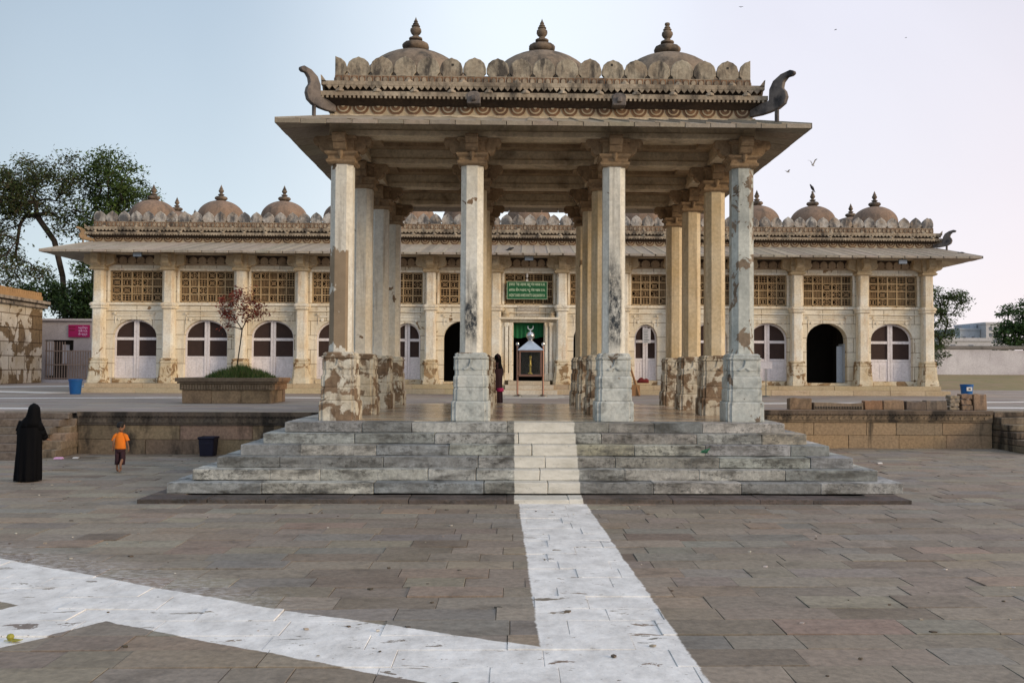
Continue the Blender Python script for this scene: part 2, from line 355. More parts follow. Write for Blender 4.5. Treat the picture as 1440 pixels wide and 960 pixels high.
M['tinroof'] = plain('pale_metal_roof', (.45, .52, .60), .35, .4)
M['brass'] = plain('brass', (.6, .42, .12), .35, .9)
M['curtain'] = plain('green_curtain', (.01, .13, .05), .9)
M['lamp'] = plain('grey_lamp_housing', (.10, .12, .12), .5)
M['bark'] = stone('tree_bark', (.05, .038, .03), (.03, .024, .02), 3, damt=0, bump=.6)
M['blackcloth'] = plain('black_cloth', (.0018, .0018, .003), .8, 0, .12)
M['orange'] = plain('orange_shirt', (.80, .20, .012), .8)
M['maroon'] = plain('dark_maroon_cloth', (.035, .012, .018), .85)
M['pink'] = plain('pink_cloth', (.6, .04, .18), .8)
M['skin'] = plain('brown_skin', (.27, .14, .085), .6)
M['hair'] = plain('black_hair', (.008, .006, .006), .7)
M['bird'] = plain('dark_feathers', (.035, .035, .04), .8)
M['palebird'] = plain('grey_feathers', (.30, .30, .31), .8)
M['wood'] = plain('weathered_wood', (.30, .16, .07), .8)
M['grille'] = plain('rusty_grille', (.36, .27, .22), .8)
M['stone_cop'] = stone('dark_coping', (.22, .20, .19), (.15, .14, .13), .6)
M['marble_panel'] = stone('marble_tablet', (.55, .51, .45), (.46, .42, .36), 3, damt=.3)
M['litter'] = plain('white_paper', (.7, .68, .66), .8)
M['redcloth'] = plain('red_cloth', (.16, .02, .02), .9)
def leafmat(name):
    t = NT(name); col = t.attr()
    t.l.new(col, t.b.inputs['Base Color']); t.b.inputs['Roughness'].default_value = .6; t.b.inputs['Specular IOR Level'].default_value = .25
    tr = t.node('ShaderNodeBsdfTranslucent'); t.l.new(col, tr.inputs[0]); mxx = t.node('ShaderNodeMixShader'); mxx.inputs[0].default_value = .25
    out = t.n['Material Output']; t.l.new(t.b.outputs[0], mxx.inputs[1]); t.l.new(tr.outputs[0], mxx.inputs[2]); t.l.new(mxx.outputs[0], out.inputs[0])
    return t.m
M['leaf'] = leafmat('foliage')
M['stone_house'] = stone('patched_limewash_masonry', (.78, .70, .56), (.56, .44, .28), .55, (.10, .07, .05), .55, .8, (1, 1, 1), .7, .6, .9, .3, bricks=(2.0, .85, .04), peel=(.30, .20, .10), plo=.50, phi=.51, psc=.6)
M['merl_och'] = stone('ochre_parapet', (.42, .25, .11), (.34, .20, .09), 1, (.1, .06, .03), .6, .8, (1, 1, 1), 1, .5, .9, .3)
M['pinkwall'] = stone('pink_grey_plaster', (.52, .47, .47), (.42, .37, .37), .6, (.16, .13, .12), .56, .8, (2, 2, .6), .8, .6, .9, .2)
M['greywall'] = stone('grey_whitewashed_wall', (.66, .64, .67), (.42, .39, .42), .35, (.13, .11, .10), .55, .75, (1.5, 1.5, .5), .5, .6, .9, .2)
M['bluehouse'] = stone('pale_blue_grey_render', (.42, .46, .52), (.36, .40, .46), .2, damt=.3)  # on the far block, distance haze is put into this blue grey
M['palehouse'] = stone('pale_grey_render', (.55, .54, .56), (.47, .47, .50), .2, damt=.3)
M['window'] = plain('dark_window', (.16, .18, .22), .3)
M['blockwall'] = stone('old_wall_blocks', None, (.24, .175, .115), 1.6, (.025, .022, .02), .50, .64, (1.2, 1.2, .45), 1.0, .9, .9, .45, attr=True, rnd=False, fine=.6)
M['blockwall2'] = stone('tan_wall_blocks', None, (.27, .195, .125), 1.6, (.03, .026, .022), .60, .72, (2.2, 2.2, .3), 1.0, .8, .9, .45, attr=True, rnd=False, fine=.6)
M['planter'] = stone('carved_planter_stone', None, (.17, .12, .08), 1.6, (.05, .036, .026), .52, .72, (1, 1, 1), 1.7, .7, .9, .45, attr=True, rnd=False, fine=.6)
M['paintline'] = stone('white_floor_paint', (.74, .73, .72), (.60, .58, .56), 1.2, (.25, .22, .2), .62, .72, (1, 1, 1), 3, .6, .8, .1, rnd=False)

# ------------------------------------------------------------------ ground: individual slabs of paving
def slabs(mb, x0, x1, y0, y1, z, rh, lmin, lmax, cols, gap=.006, thick=.04, dz=.004, tilt=.003, over=None, hole=None):
    y = y0
    while y < y1:
        h = min(rh * R.uniform(.9, 1.1), y1 - y)
        if y1 - (y + h) < rh * .4: h = y1 - y
        x = x0
        while x < x1:
            L = min(R.uniform(lmin, lmax), x1 - x)
            if x1 - (x + L) < lmin * .4: L = x1 - x
            if not (hole and hole(x + L / 2, y + h / 2)):
                c = jc(R.choice(cols), .13)
                if over: c = over(x + L / 2, y + h / 2, c) or c
                zz = z + R.uniform(-dz, dz)
                tq = tilt * 2.2 if (gap == .0055 and -10.6 < y < -9.2 and x < -.5) else tilt
                mb.box(x + gap / 2 * R.uniform(.2, 2), x + L - gap / 2, y + gap / 2, y + h - gap / 2 * R.uniform(.3, 2.5), z - thick, zz, c, 0, tq)
            x += L
        y += h
PC = [(.215, .185, .155), (.20, .175, .145), (.235, .205, .17), (.225, .195, .165), (.19, .165, .145), (.245, .205, .165), (.225, .20, .17), (.205, .19, .17),
      (.24, .19, .15), (.21, .175, .15), (.18, .15, .12), (.205, .195, .18), (.25, .22, .175), (.195, .185, .175), (.23, .20, .165), (.215, .19, .165), (.16, .125, .10), (.27, .24, .20), (.235, .18, .145)]
PC = [(a * 1.16, b * 1.13, c * 1.06) for a, b, c in PC]
D = 1.1787; B0 = .0707; T = .3155; E0 = .76; RR = (D - B0) / 6; HW = 3.881
TZ = 1.06
def on_plat(x, y): return abs(x) < HW + E0 + 5 * T - .1 and y > -(E0 + 5 * T) + .1
mb = MB()
slabs(mb, -17.5, 18.5, -15, 8.3, 0, .44, .45, 1.15, PC, hole=lambda x, y: on_plat(x, y) or (x < -5 and y > 6.2), dz=.005, tilt=.0045, gap=.0055)
tag(mb.build('ground', M['pave'], bevel=.0025), kind='structure')
mb = MB(); mb.box(-500, 500, -120, 600, -.6, -.03)
tag(mb.build('ground_bed', M['joint']), kind='structure')
mb = MB(); mb.box(-17.4, 18.4, -14.9, -2.6, -.029, -.0155); tag(mb.build('joint_dust', M['joint_floor']), kind='structure')
# terrace
mb = MB()
mb.box(-140, -4, 5.75, 8.0, -.5, TZ - .045); mb.box(-140, 140, 8.001, 34, -.5, TZ - .045); mb.box(-140, 22, 34, 160, -.5, TZ - .045)
tag(mb.build('terrace_bed', M['joint']), kind='structure')
TC = [(q[0] * 1.36, q[1] * 1.27, q[2] * 1.17) for q in [(.24, .215, .20), (.21, .19, .18), (.26, .235, .21), (.235, .215, .205), (.22, .19, .17)]]
mb = MB()
def tover(x, y, c):
    if -1.1 < x < 1.6 and 16.5 < y < 22: return jc((.60, .57, .50), .05)
slabs(mb, -30, -4.75, 5.6, 8.0, TZ, .6, .8, 1.7, TC, dz=.002, tilt=.001, over=tover)
slabs(mb, 4.75, 30, 7.88, 8.5, TZ, .6, .8, 1.7, TC, dz=.002, tilt=.001, over=tover)
slabs(mb, -34, -4.75, 8.0, 8.52, TZ, .6, .8, 1.7, TC, dz=.002, tilt=.001, over=tover)
slabs(mb, -34, 34, 8.52, 22.3, TZ, .7, .9, 1.9, TC, dz=.002, tilt=.001, over=tover)
slabs(mb, -60, -18.6, 22.3, 60, TZ, .9, 1.2, 2.2, TC, dz=.002, tilt=.001)
slabs(mb, 18.4, 60, 22.3, 34, TZ, .9, 1.2, 2.2, TC, dz=.002, tilt=.001)
tag(mb.build('terrace', M['terr']), kind='structure')
mb = MB()
v = [(18, 34, TZ - .06), (140, 34, TZ - .06), (140, 51, 1.85), (18, 51, 1.85), (140, 300, 1.9), (18, 300, 1.9)]
N = 60
gv = []; gf = []
for j in range(13):
    for i in range(N + 1):
        y = 34 + j * 2; x = 18 + i * 2
        gv.append((x, y, TZ - .05 + (1.86 - TZ) * min(1, (y - 34) / 15) ** 1.3 + R.uniform(-.05, .05) * (y > 34)))
for j in range(12):
    for i in range(N): a = j * (N + 1) + i; gf.append((a, a + 1, a + N + 2, a + N + 1))
mb.add(gv, gf); mb.box(18, 500, 57, 600, 1.2, 1.8)
tag(mb.build('earth_bank', M['earth']), kind='structure')
# painted lines on the terrace
def strip(pts, w0, name='painted_line'):
    mb = MB()
    for (a, b) in zip(pts, pts[1:]):
        a = Vector((*a, 0)); b = Vector((*b, 0)); d = (b - a).normalized(); nn = Vector((-d.y, d.x, 0)) * w0 / 2
        z = TZ + .008
        q = [a + nn, a - nn, b - nn, b + nn]
        mb.loft([[(p.x, p.y, TZ - .01) for p in q][::1], [(p.x, p.y, z) for p in q]])
    return tag(mb.build(name, M['paintline']), kind='structure')
strip([(-30, 10.7), (-17.9, 14.7), (-12.5, 16.2), (-4.8, 16.9)], .75)
strip([(-30, 3.6 + 2.4), (-13.0, 7.1)], .7)
strip([(-19.2, 21.5), (-27, 25.5)], 1.2); strip([(-21, 38), (-40, 20)], 1.8)
strip([(5.4, 11.9), (12.6, 13.7), (30, 18.2)], .55); strip([(13.1, 9.7), (30, 8.7)], .8)

# ------------------------------------------------------------------ pavilion
pav = tag(empty('pavilion', (0, 3.9, 0)), 'open stone pavilion on sixteen peeling columns with three domes above a stepped marble platform', 'pavilion')
MC = [(.44, .45, .42), (.38, .40, .40), (.56, .55, .51), (.29, .30, .305), (.46, .42, .33), (.50, .51, .49), (.26, .275, .28), (.62, .61, .56), (.34, .38, .40), (.38, .37, .33)]
YB = 8.62
for k in range(0, 7):
    off = E0 + T * (6 - k) if k else E0 + 6 * T + .43 - T * .15
    z1 = B0 + RR * k; z0 = z1 - RR if k else -.05
    if k == 0: cols = [(.16, .13, .115), (.12, .10, .09)]; HX0, HX1 = 6.44, 6.07
    else: cols = MC; HX0 = HX1 = HW + off
    wdt = T + .25
    mb = MB()
    def run(a, b, fn):
        x = a
        while x < b:
            L = min(R.uniform(.8, 1.9), b - x)
            if b - x - L < .5: L = b - x
            fn(x + .003, x + L - .003, jc(R.choice(cols), .12)); x += L
    run(-HX0, HX1, lambda p, q, c: mb.box(p, q, -off, -off + wdt, z0 + .002, z1 + R.uniform(-.006, .004), c, .006))
    for s, HX in ((-1, HX0), (1, HX1)):
        def side(p, q, c):
            xa, xb = sorted((s * HX, s * (HX - wdt)))
            mb.box(xa, xb, p, q, z0 + .002, z1 + R.uniform(-.003, .003), c, .003)
        run(-off + wdt + .004, YB - .2 * (k == 0) - (3.0 if s < 0 else .9), side)
    if k == 0: HXm = HW + E0 + 5 * T
    nm = 'plinth_course' if k == 0 else 'step'
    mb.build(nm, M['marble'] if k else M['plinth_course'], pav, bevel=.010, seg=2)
mb = MB()
for k in range(1, 7):
    off = E0 + T * (6 - k) + -.2; z1 = B0 + RR * k
    mb.box(-HW - off, HW + off, -off, YB - .01, z1 - RR, z1 - .012)
mb.build('platform_core', M['joint'], pav)
mb = MB()
DC = [(.62, .52, .38), (.44, .32, .20), (.70, .62, .50), (.30, .20, .12), (.55, .44, .32), (.38, .30, .23)]  # amber tile tones carry the reflected gold light
slabs(mb, -HW - E0 + .57, HW + E0 - .57, -E0 + .57, YB, D, .30, .5, 1.3, DC, gap=.004, thick=.03, dz=.001, tilt=.0005)
slabs(mb, -HW - E0 + .57, HW + E0 - .57, YB, 9.4, D - .03, .3, .5, 1.3, DC, gap=.004, thick=.1, dz=.001, tilt=.0005)
mb.build('floor', M['deck'], pav)

XO = .127; S1 = 2.506; S2 = 2.75
CX = [XO - HW, XO - S2 / 2, XO + S2 / 2, XO + HW]; CY = [0, S1, S1 + S2, 2 * HW]
oct_ = []
def sect4(q):
    out = []
    for k in range(4):
        a = k * pi / 2
        for (x, y) in q: out.append((x * cos(a) - y * sin(a), x * sin(a) + y * cos(a)))
    return out
SH = sect4([(1, -.52), (1, .52), (.90, .55), (.86, .62), (.62, .86), (.55, .90)])
PL = sect4([(1, -.74), (1, .74), (.93, .75), (.93, .93), (.75, .93), (.74, 1)])
SQ = [(1, -1), (1, 1), (-1, 1), (-1, -1)]
def column(i, j):
    x, y = CX[i], CY[j]; c = (x, y, D)
    front = j == 0
    ms = [M['lime_bare'], M['lime_mould'], M['lime_mould2'], M['lime_grey']][i] if front else (M['lime'] if i == 0 else M['lime_warm'] if i in (1, 2) else M['lime_warm'])
    mb = MB()
    mb.sect(SH, [(.225, 1.28), (.218, 1.40), (.212, 4.92)], c)
    if j == 3 or (j == 2 and i == 3):
        mb.sect(SH, [(.222, 3.0), (.222, 3.04)], c)
    o = mb.build('column', ms, pav, origin=c, bevel=.006)
    mb = MB()
    mb.sect(PL, [(.365, 0), (.37, .03), (.37, .35), (.35, .382)], c)
    mb.sect(PL, [(.328, .385), (.335, .40), (.335, .60), (.318, .62), (.318, .635), (.332, .65), (.332, .83), (.315, .867)], c)
    mb.sect(PL, [(.305, .87), (.305, .96), (.315, .98), (.315, 1.16), (.295, 1.18)], c)
    mb.sect(PL, [(.325, 1.182), (.335, 1.22), (.30, 1.235), (.31, 1.27), (.27, 1.30)], c)
    # leaf shaped relief on each face
    for a in range(4):
        rot = Matrix.Rotation(a * pi / 2, 4, 'Z')
        m2 = MB()
        m2.prism([(-.15, .99), (-.13, 1.0), (-.035, 1.05), (-.015, 1.12), (0, 1.19), (.015, 1.12), (.035, 1.05), (.13, 1.0), (.15, .99), (.09, .965), (0, 1.02), (-.09, .965)], 'y', -.335, -.30)
        mb.add([tuple(rot @ Vector(p) + Vector(c)) for p in m2.v], m2.f)
    pm = M['plinth'] if (i == 0 or j > 0) else M['plinth_grey']
    if i == 0 and j > 0: pm = M['plinth']
    mb.build('plinth', pm, o, origin=c, bevel=.012, seg=2)
    # capital with four bracket arms
    mb = MB()
    mb.sect(SQ, [(.235, 4.90), (.275, 4.93), (.285, 4.97), (.25, 5.0), (.245, 5.05), (.30, 5.09), (.31, 5.13), (.27, 5.155)], c)
    mb.sect(SQ, [(.235, 5.15), (.24, 5.36), (.29, 5.38), (.29, 5.43), (.2, 5.44)], c)
    for a in range(4):
        rot = Matrix.Rotation(a * pi / 2, 4, 'Z'); m2 = MB()
        m2.prism([(.20, 5.06), (.27, 5.10), (.31, 5.17), (.33, 5.14), (.39, 5.16), (.44, 5.22), (.45, 5.29), (.49, 5.27), (.54, 5.31), (.56, 5.37), (.54, 5.43), (.50, 5.455), (.20, 5.455)], 'y', -.12, .12)
        m2.loft([[(x_, y_, z_) for x_, y_ in ((.24, -.06), (.32, -.06), (.32, .06), (.24, .06))] for z_ in (5.2,)] + [[(.27 + dx * .5, dy, 5.10) for dx, dy in ((-.03, -.03), (.05, -.03), (.05, .03), (-.03, .03))]][::1])
        # pendant bud at the front of each face
        rb = Matrix.Rotation(a * pi / 2, 4, 'Z')
        mb.add([tuple(rot @ Vector(p) + Vector(c)) for p in m2.v], m2.f)
    for a in range(4):
        px, py = x + .285 * cos(a * pi / 2), y + .285 * sin(a * pi / 2)
        if a == 3 or a == 1: mb.lathe([(.0, 4.98), (.03, 5.03), (.055, 5.1), (.06, 5.16), (.075, 5.22), (.05, 5.3)], (px, py, D), 8)
    mb.build('capital', M['capst'], o, origin=c, bevel=.008)
for i in range(4):
    for j in range(4): column(i, j)
# beams
ZB = D + 5.457
def beam(x0, x1, y0, y1, h0=ZB, h1=ZB + .42, lip=.035):
    mb = MB(); mb.box(x0, x1, y0, y1, h0 + .11, h1)
    if x1 - x0 > y1 - y0: mb.box(x0, x1, y0 - lip, y1 + lip, h0, h0 + .108)
    else: mb.box(x0 - lip, x1 + lip, y0, y1, h0, h0 + .108)
    mb.build('beam', M['beamst'], pav, bevel=.006)
for yy in CY: beam(CX[0] - .24, CX[3] + .24, yy - .17, yy + .17)
for xx in CX:
    for a, b in zip(CY, CY[1:]): beam(xx - .17, xx + .17, a + .21, b - .21, ZB + .002, ZB + .416)
mb = MB()
for a, b in zip(CX, CX[1:]):
    for c_, d_ in zip(CY, CY[1:]):
        # cornered ceiling: shrinking rings of slabs
        x0, x1, y0, y1 = a + .19, b - .19, c_ + .19, d_ - .19
        for q in range(3):
            e = .02 + .34 * q; zt = ZB + .40 - q * 0; h = ZB + .30 + .12 * q
            mb.box(x0, x1, y0, y0 + e + .3, h, h + .10); mb.box(x0, x1, y1 - e - .3, y1, h, h + .10)
            mb.box(x0, x0 + e + .3, y0 + e + .303, y1 - e - .303, h, h + .10); mb.box(x1 - e - .3, x1, y0 + e + .303, y1 - e - .303, h, h + .10)
mb.box(CX[0] - .2, CX[3] + .2, CY[0] - .17, CY[3] + .17, ZB + .66, ZB + .72)
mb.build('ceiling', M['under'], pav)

def chajja(inner, outer, zi, zo, th, tw, name, mat, parent, cols, lift=0.02):
    ix0, ix1, iy0, iy1 = inner; ox0, ox1, oy0, oy1 = outer
    mb = MB()
    sides = [((ix0, iy0), (ix1, iy0), (ox0, oy0), (ox1, oy0)), ((ix1, iy0), (ix1, iy1), (ox1, oy0), (ox1, oy1)),
             ((ix1, iy1), (ix0, iy1), (ox1, oy1), (ox0, oy1)), ((ix0, iy1), (ix0, iy0), (ox0, oy1), (ox0, oy0))]
    for a, b, c, d in sides:
        L = math.hypot(d[0] - c[0], d[1] - c[1]); nt = max(2, int(L / tw))
        for q in range(nt):
            t0, t1 = q / nt, (q + 1) / nt - .0015
            lf = lambda p, r, t: (p[0] + (r[0] - p[0]) * t, p[1] + (r[1] - p[1]) * t)
            up = R.uniform(0, .012)
            I0, I1, O0, O1 = lf(a, b, t0), lf(a, b, t1), lf(c, d, t0), lf(c, d, t1)
            dz = R.uniform(-.006, .006)
            cl = jc(R.choice(cols), .12)
            bot = [(*O0, zo - th + dz), (*O1, zo - th + dz), (*I1, zi - th), (*I0, zi - th)]
            tp = [(*O0, zo + up + dz), (*O1, zo + up + dz), (*I1, zi + up), (*I0, zi + up)]
            mb.loft([bot, tp], cl)
            # raised rib over the joint
            r0, r1 = max(0, t0 - .10 / L), t0 + .10 / L
            I0, I1, O0, O1 = lf(a, b, r0), lf(a, b, r1), lf(c, d, r0), lf(c, d, r1)
            mb.loft([[(*O0, zo), (*O1, zo), (*I1, zi), (*I0, zi)], [(*O0, zo + lift + .012), (*O1, zo + lift * .3), (*I1, zi + lift * .3), (*I0, zi + lift + .012)]], jc(cols[0], .1))
    # edge roll
    return mb.build(name, mat, parent, bevel=.004)
EC = [(.32, .27, .205), (.29, .25, .195), (.35, .30, .24), (.27, .235, .19)]
X0, X1, Y0, Y1 = XO - 4.03, XO + 4.03, -.15, 2 * HW + .15
OV = .92
chajja((X0 + .02, X1 - .02, Y0 + .02, Y1 - .02), (X0 - OV, X1 + OV, Y0 - OV, Y1 + OV), 7.02, 6.72, .075, .46, 'eave', M['eave'], pav, EC)
def ring(mb, x0, x1, y0, y1, z0, z1, p, col=(1, 1, 1)): mb.box(x0 - p, x1 + p, y0 - p, y1 + p, z0, z1, col)
def perim(x0, x1, y0, y1, step, fn):
    for (ax, ay, bx, by, ang) in ((x0, y0, x1, y0, 0), (x1, y0, x1, y1, pi / 2), (x1, y1, x0, y1, pi), (x0, y1, x0, y0, -pi / 2)):
        L = math.hypot(bx - ax, by - ay); nn = max(1, round(L / step))
        for q in range(nn):
            t = (q + .5) / nn; fn(ax + (bx - ax) * t, ay + (by - ay) * t, ang, L / nn, q)
def place(mb, m2, x, y, z, ang, col=(1, 1, 1)):
    ca, sa = cos(ang), sin(ang)
    mb.add([(x + p[0] * ca - p[1] * sa, y + p[0] * sa + p[1] * ca, z + p[2]) for p in m2.v], m2.f, col)
def halfdisc(r, depth, seg=9, zf=1):
    m2 = MB(); m2.prism([(r * cos(pi + pi * k / seg), r * zf * sin(pi + pi * k / seg)) for k in range(seg + 1)], 'y', -depth, .01); return m2
def roofwork(par, x0, x1, y0, y1, zs, proj, scal, disc, tooth, sq):
    """frieze, dentil ledge, scalloped ledge and panel band"""
    zf0, zf1, zd1, zl1, zs1, zs2, zb1 = zs
    p1, p2, p3 = proj
    mb = MB(); mb.box(x0, x1, y0, y1, zf0, zf1); mc = MB()
    rr = disc * .46
    perim(x0, x1, y0, y1, disc, lambda x, y, a, L, q: (place(mc, halfdisc(rr, .012), x, y, zf1 - .004, a), place(mb, halfdisc(rr * .72, .025), x, y, zf1 - .003, a), place(mc, halfdisc(rr * .55, .035), x, y, zf1 - .002, a), place(mb, halfdisc(rr * .2, .05), x, y, zf1 - .0015, a)))
    mb.build('frieze', M['frieze'], par)
    mb = mc; mb.build('frieze_carving', M['carve'], par)
    mb = MB()
    # sloping underside then dentils
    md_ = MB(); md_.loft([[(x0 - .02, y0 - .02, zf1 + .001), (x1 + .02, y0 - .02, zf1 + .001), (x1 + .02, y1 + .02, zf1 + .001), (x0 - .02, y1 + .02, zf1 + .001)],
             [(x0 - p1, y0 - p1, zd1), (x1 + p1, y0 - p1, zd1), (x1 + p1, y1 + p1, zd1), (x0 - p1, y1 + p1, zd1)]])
    mb.box(x0 - p1 - .05, x1 + p1 + .05, y0 - p1 - .05, y1 + p1 + .05, zd1 + .001, zl1)
    dt = MB(); dt.box(-tooth * .24, tooth * .24, -.05, -.005, -(zd1 - zf1) * .34, .0)
    perim(x0 - p1, x1 + p1, y0 - p1, y1 + p1, tooth, lambda x, y, a, L, q: place(mb, dt, x, y, zd1 + .0015, a))
    # knobs on the ledge
    kb = MB(); kb.lathe([(.09, 0), (.08, .04), (.04, .07), (0, .075)], (0, 0, 0), 8)
    perim(x0 - p1, x1 + p1, y0 - p1, y1 + p1, scal * 6, lambda x, y, a, L, q: place(mb, kb, x, y, zl1 - .005, a))
    mb.build('dentil_ledge', M['roofst'], par); md_.build('recess', M['recess_shade'], par)
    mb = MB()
    md_ = MB(); md_.box(x0 - p2 + .02, x1 + p2 - .02, y0 - p2 + .02, y1 + p2 - .02, zl1 + .002, zs1 - .001); md_.build('recess', M['recess_shade'], par)
    mb.box(x0 - p2 - .09, x1 + p2 + .09, y0 - p2 - .09, y1 + p2 + .09, zs1, zs2)
    sh = zs1 - zl1
    tr = MB(); tr.prism([(-scal * .49, 0), (-scal * .40, -sh * .22), (0, -sh * .62), (scal * .40, -sh * .22), (scal * .49, 0)], 'y', -.085, -.05)
    perim(x0 - p2, x1 + p2, y0 - p2, y1 + p2, scal, lambda x, y, a, L, q: place(mb, tr, x, y, zs1 + .0005, a))
    perim(x0 - p2, x1 + p2, y0 - p2, y1 + p2, scal * 9, lambda x, y, a, L, q: place(mb, kb, x, y, zs2 - .005, a))
    # upturned corner tips
    for sx, sy in ((x0 - p2 - .09, y0 - p2 - .09), (x1 + p2 + .09, y0 - p2 - .09), (x0 - p2 - .09, y1 + p2 + .09), (x1 + p2 + .09, y1 + p2 + .09)):
        dx = .10 if sx < (x0 + x1) / 2 else -.10; dy = .1 if sy < (y0 + y1) / 2 else -.1
        mb.loft([[(sx, sy, zs2 - .02), (sx + dx, sy, zs2 - .02), (sx + dx, sy + dy, zs2 - .02), (sx, sy + dy, zs2 - .02)], [(sx - dx * .1, sy - dy * .1, zs2 + .11), (sx + dx * .12, sy, zs2 + .10), (sx + dx * .1, sy + dy * .1, zs2 + .1), (sx, sy + dy * .12, zs2 + .1)]])
    mb.build('scalloped_ledge', M['roofst'], par)
    mb = MB(); mb.box(x0, x1, y0, y1, zs2 + .001, zb1)
    h = zb1 - zs2
    s2 = MB()
    a_, b_ = sq * .38, h * .36
    for (u0, u1, w0, w1) in ((-a_, a_, -b_, -b_ * .6), (-a_, a_, b_ * .6, b_), (-a_, -a_ * .55, -b_ * .6, b_ * .6), (a_ * .55, a_, -b_ * .6, b_ * .6)): s2.box(u0, u1, -.022, 0, w0, w1)
    mq = MB(); q2 = MB(); q2.box(-a_ * 1.12, a_ * 1.12, -.006, 0, -b_ * 1.12, b_ * 1.12); perim(x0, x1, y0, y1, sq, lambda x, y, a, L, q: place(mq, q2, x, y, (zs2 + zb1) / 2, a))
    s2 = MB(); s2.prism([(a_ * .8 * cos(k * pi / 4 + pi / 8), b_ * .85 * sin(k * pi / 4 + pi / 8)) for k in range(8)], 'y', -.025, 0)
    perim(x0, x1, y0, y1, sq, lambda x, y, a, L, q: place(mb, s2, x, y, (zs2 + zb1) / 2, a))
    pr = mb.build('parapet', M['roofst'], par)
    mq.build('panel_band', M['carve'], pr)
    return pr
def merlon_mb(wd, h, th, point=.06, full=1):
    k = wd / 2
    pts = [(-k * .78, -.01), (-k * .80, .02), (-k * .995, h * .18), (-k * .995, h * .42), (-k * .84, h * .70), (-k * .5, h * .88), (-k * .18, h * .94), (0, h)]
    if h > .4: pts[4:] = [(-k * .80, h * .66), (-k * .48, h * .84), (-k * .16, h * .96), (0, h * 1.04)]
    pts = pts + [(-a, b) for a, b in pts[-2::-1]]
    if full == .5: pts = [p for p in pts if p[0] <= 0] + [(0, -.01)]
    if full == -.5: pts = [(0, -.01)] + [p for p in pts if p[0] >= 0]
    m2 = MB(); m2.prism(pts, 'y', 0, th); return m2

par = roofwork(pav, X0, X1, Y0, Y1, (7.025, 7.21, 7.345, 7.43, 7.56, 7.64, 7.82), (.22, .13, 0), .118, .34, .085, .15)
Wm = .448
perim(X0, X1, Y0, Y1, Wm, lambda x, y, a, L, q: None)
def pav_merlons():
    for (ax, ay, bx, by, ang) in ((X0, Y0, X1, Y0, 0), (X1, Y0, X1, Y1, pi / 2), (X1, Y1, X0, Y1, pi), (X0, Y1, X0, Y0, -pi / 2)):
        L = math.hypot(bx - ax, by - ay); nn = 18; wd = L / nn
        for q in range(nn + 1):
            t = q / nn; x = ax + (bx - ax) * t; y = ay + (by - ay) * t
            full = 1 if 0 < q < nn else (-.5 if q == 0 else .5)
            if full != 1 and abs(ang) == pi / 2: continue
            if full != 1: x += (-.0 if q else .0)
            ca, sa = cos(ang), sin(ang)
            mb = MB(); m2 = merlon_mb(wd * R.uniform(.965, 1.0), .37 + R.uniform(-.012, .012), .09, full=full)
            dz = .0
            if full != 1: dz = .0
            for k_, p in enumerate(m2.v): pass
            place(mb, m2, x, y, 7.822 + dz, ang)
            if ang == 0 and R.random() < .25:
                hz = R.uniform(.19, .24); hx = R.uniform(-.03, .03); hole = (hx, hz)
            else: hole = None
            mo = mb.build('merlon', M['merl'], par, origin=(x, y, 7.822), bevel=.008)
            if hole and full == 1:
                hb = MB(); h2 = MB(); h2.box(hole[0] - .022, hole[0] + .022, -.004, .02, hole[1], hole[1] + .045); place(hb, h2, x, y, 7.822, ang); hb.build('socket_hole', M['dark'], mo)
pav_merlons()
def finial_mb(c, s=1., tilt=0, tip=True):
    mb = MB()
    pr = [(.15, -.04), (.15, .0), (.225, .015), (.27, .06), (.275, .11), (.245, .155), (.17, .18), (.10, .185), (.07, .21), (.10, .215), (.14, .24), (.135, .27), (.08, .29), (.055, .33), (.09, .36), (.115, .41), (.11, .46), (.07, .50), (.09, .515), (.085, .53), (.05, .545), (.065, .56), (.06, .575), (.035, .60)]
    if tip: pr += [(.045, .615), (.02, .66), (.0, .72)]
    else: pr += [(.055, .62), (.05, .66), (0, .68)]
    mb.lathe([(r * s, z * s) for r, z in pr], c, 24, flute=.05, nf=12)
    return mb
DP = [(1.16, -.75), (1.14, -.45), (1.05, -.22), (.88, .02 - .12), (.68, -.0), (.45, .075 + .02), (.22, .135), (.0, .15)]
def dome(x, y, ztop, s, mat, par, fs=1., tip=True, rseg=40):
    mb = MB()
    pr = []
    for k in range(13):
        a = k / 12 * pi / 2
        pr.append((1.18 * s * cos(a), ztop - .88 * s + .88 * s * sin(a) ** 1.0))
    mb.lathe([(1.18 * s, ztop - 1.3 * s)] + pr, (x, y, 0), rseg)
    d = mb.build('dome', mat, par, origin=(x, y, ztop - 1.2 * s), smooth=True, auto=40)
    f = finial_mb((x, y, ztop + .01), fs, tip=tip)
    f.build('finial', M['finial'], d, origin=(x, y, ztop - .02), smooth=True, auto=50)
    return d
for j in range(3):
    yc = (CY[j] + CY[j + 1]) / 2
    for i in range(3):
        xc = (CX[i] + CX[i + 1]) / 2
        dome(xc, yc, 8.75 if j == 0 else 8.7, .95, M['dome'], pav, 1.0, tip=not (i == 2 and j == 0))
# roof deck
mb = MB(); mb.box(X0 + .12, X1 - .12, Y0 + .12, Y1 - .12, 7.83, 7.86); mb.build('roof_slab', M['roofst'], pav)
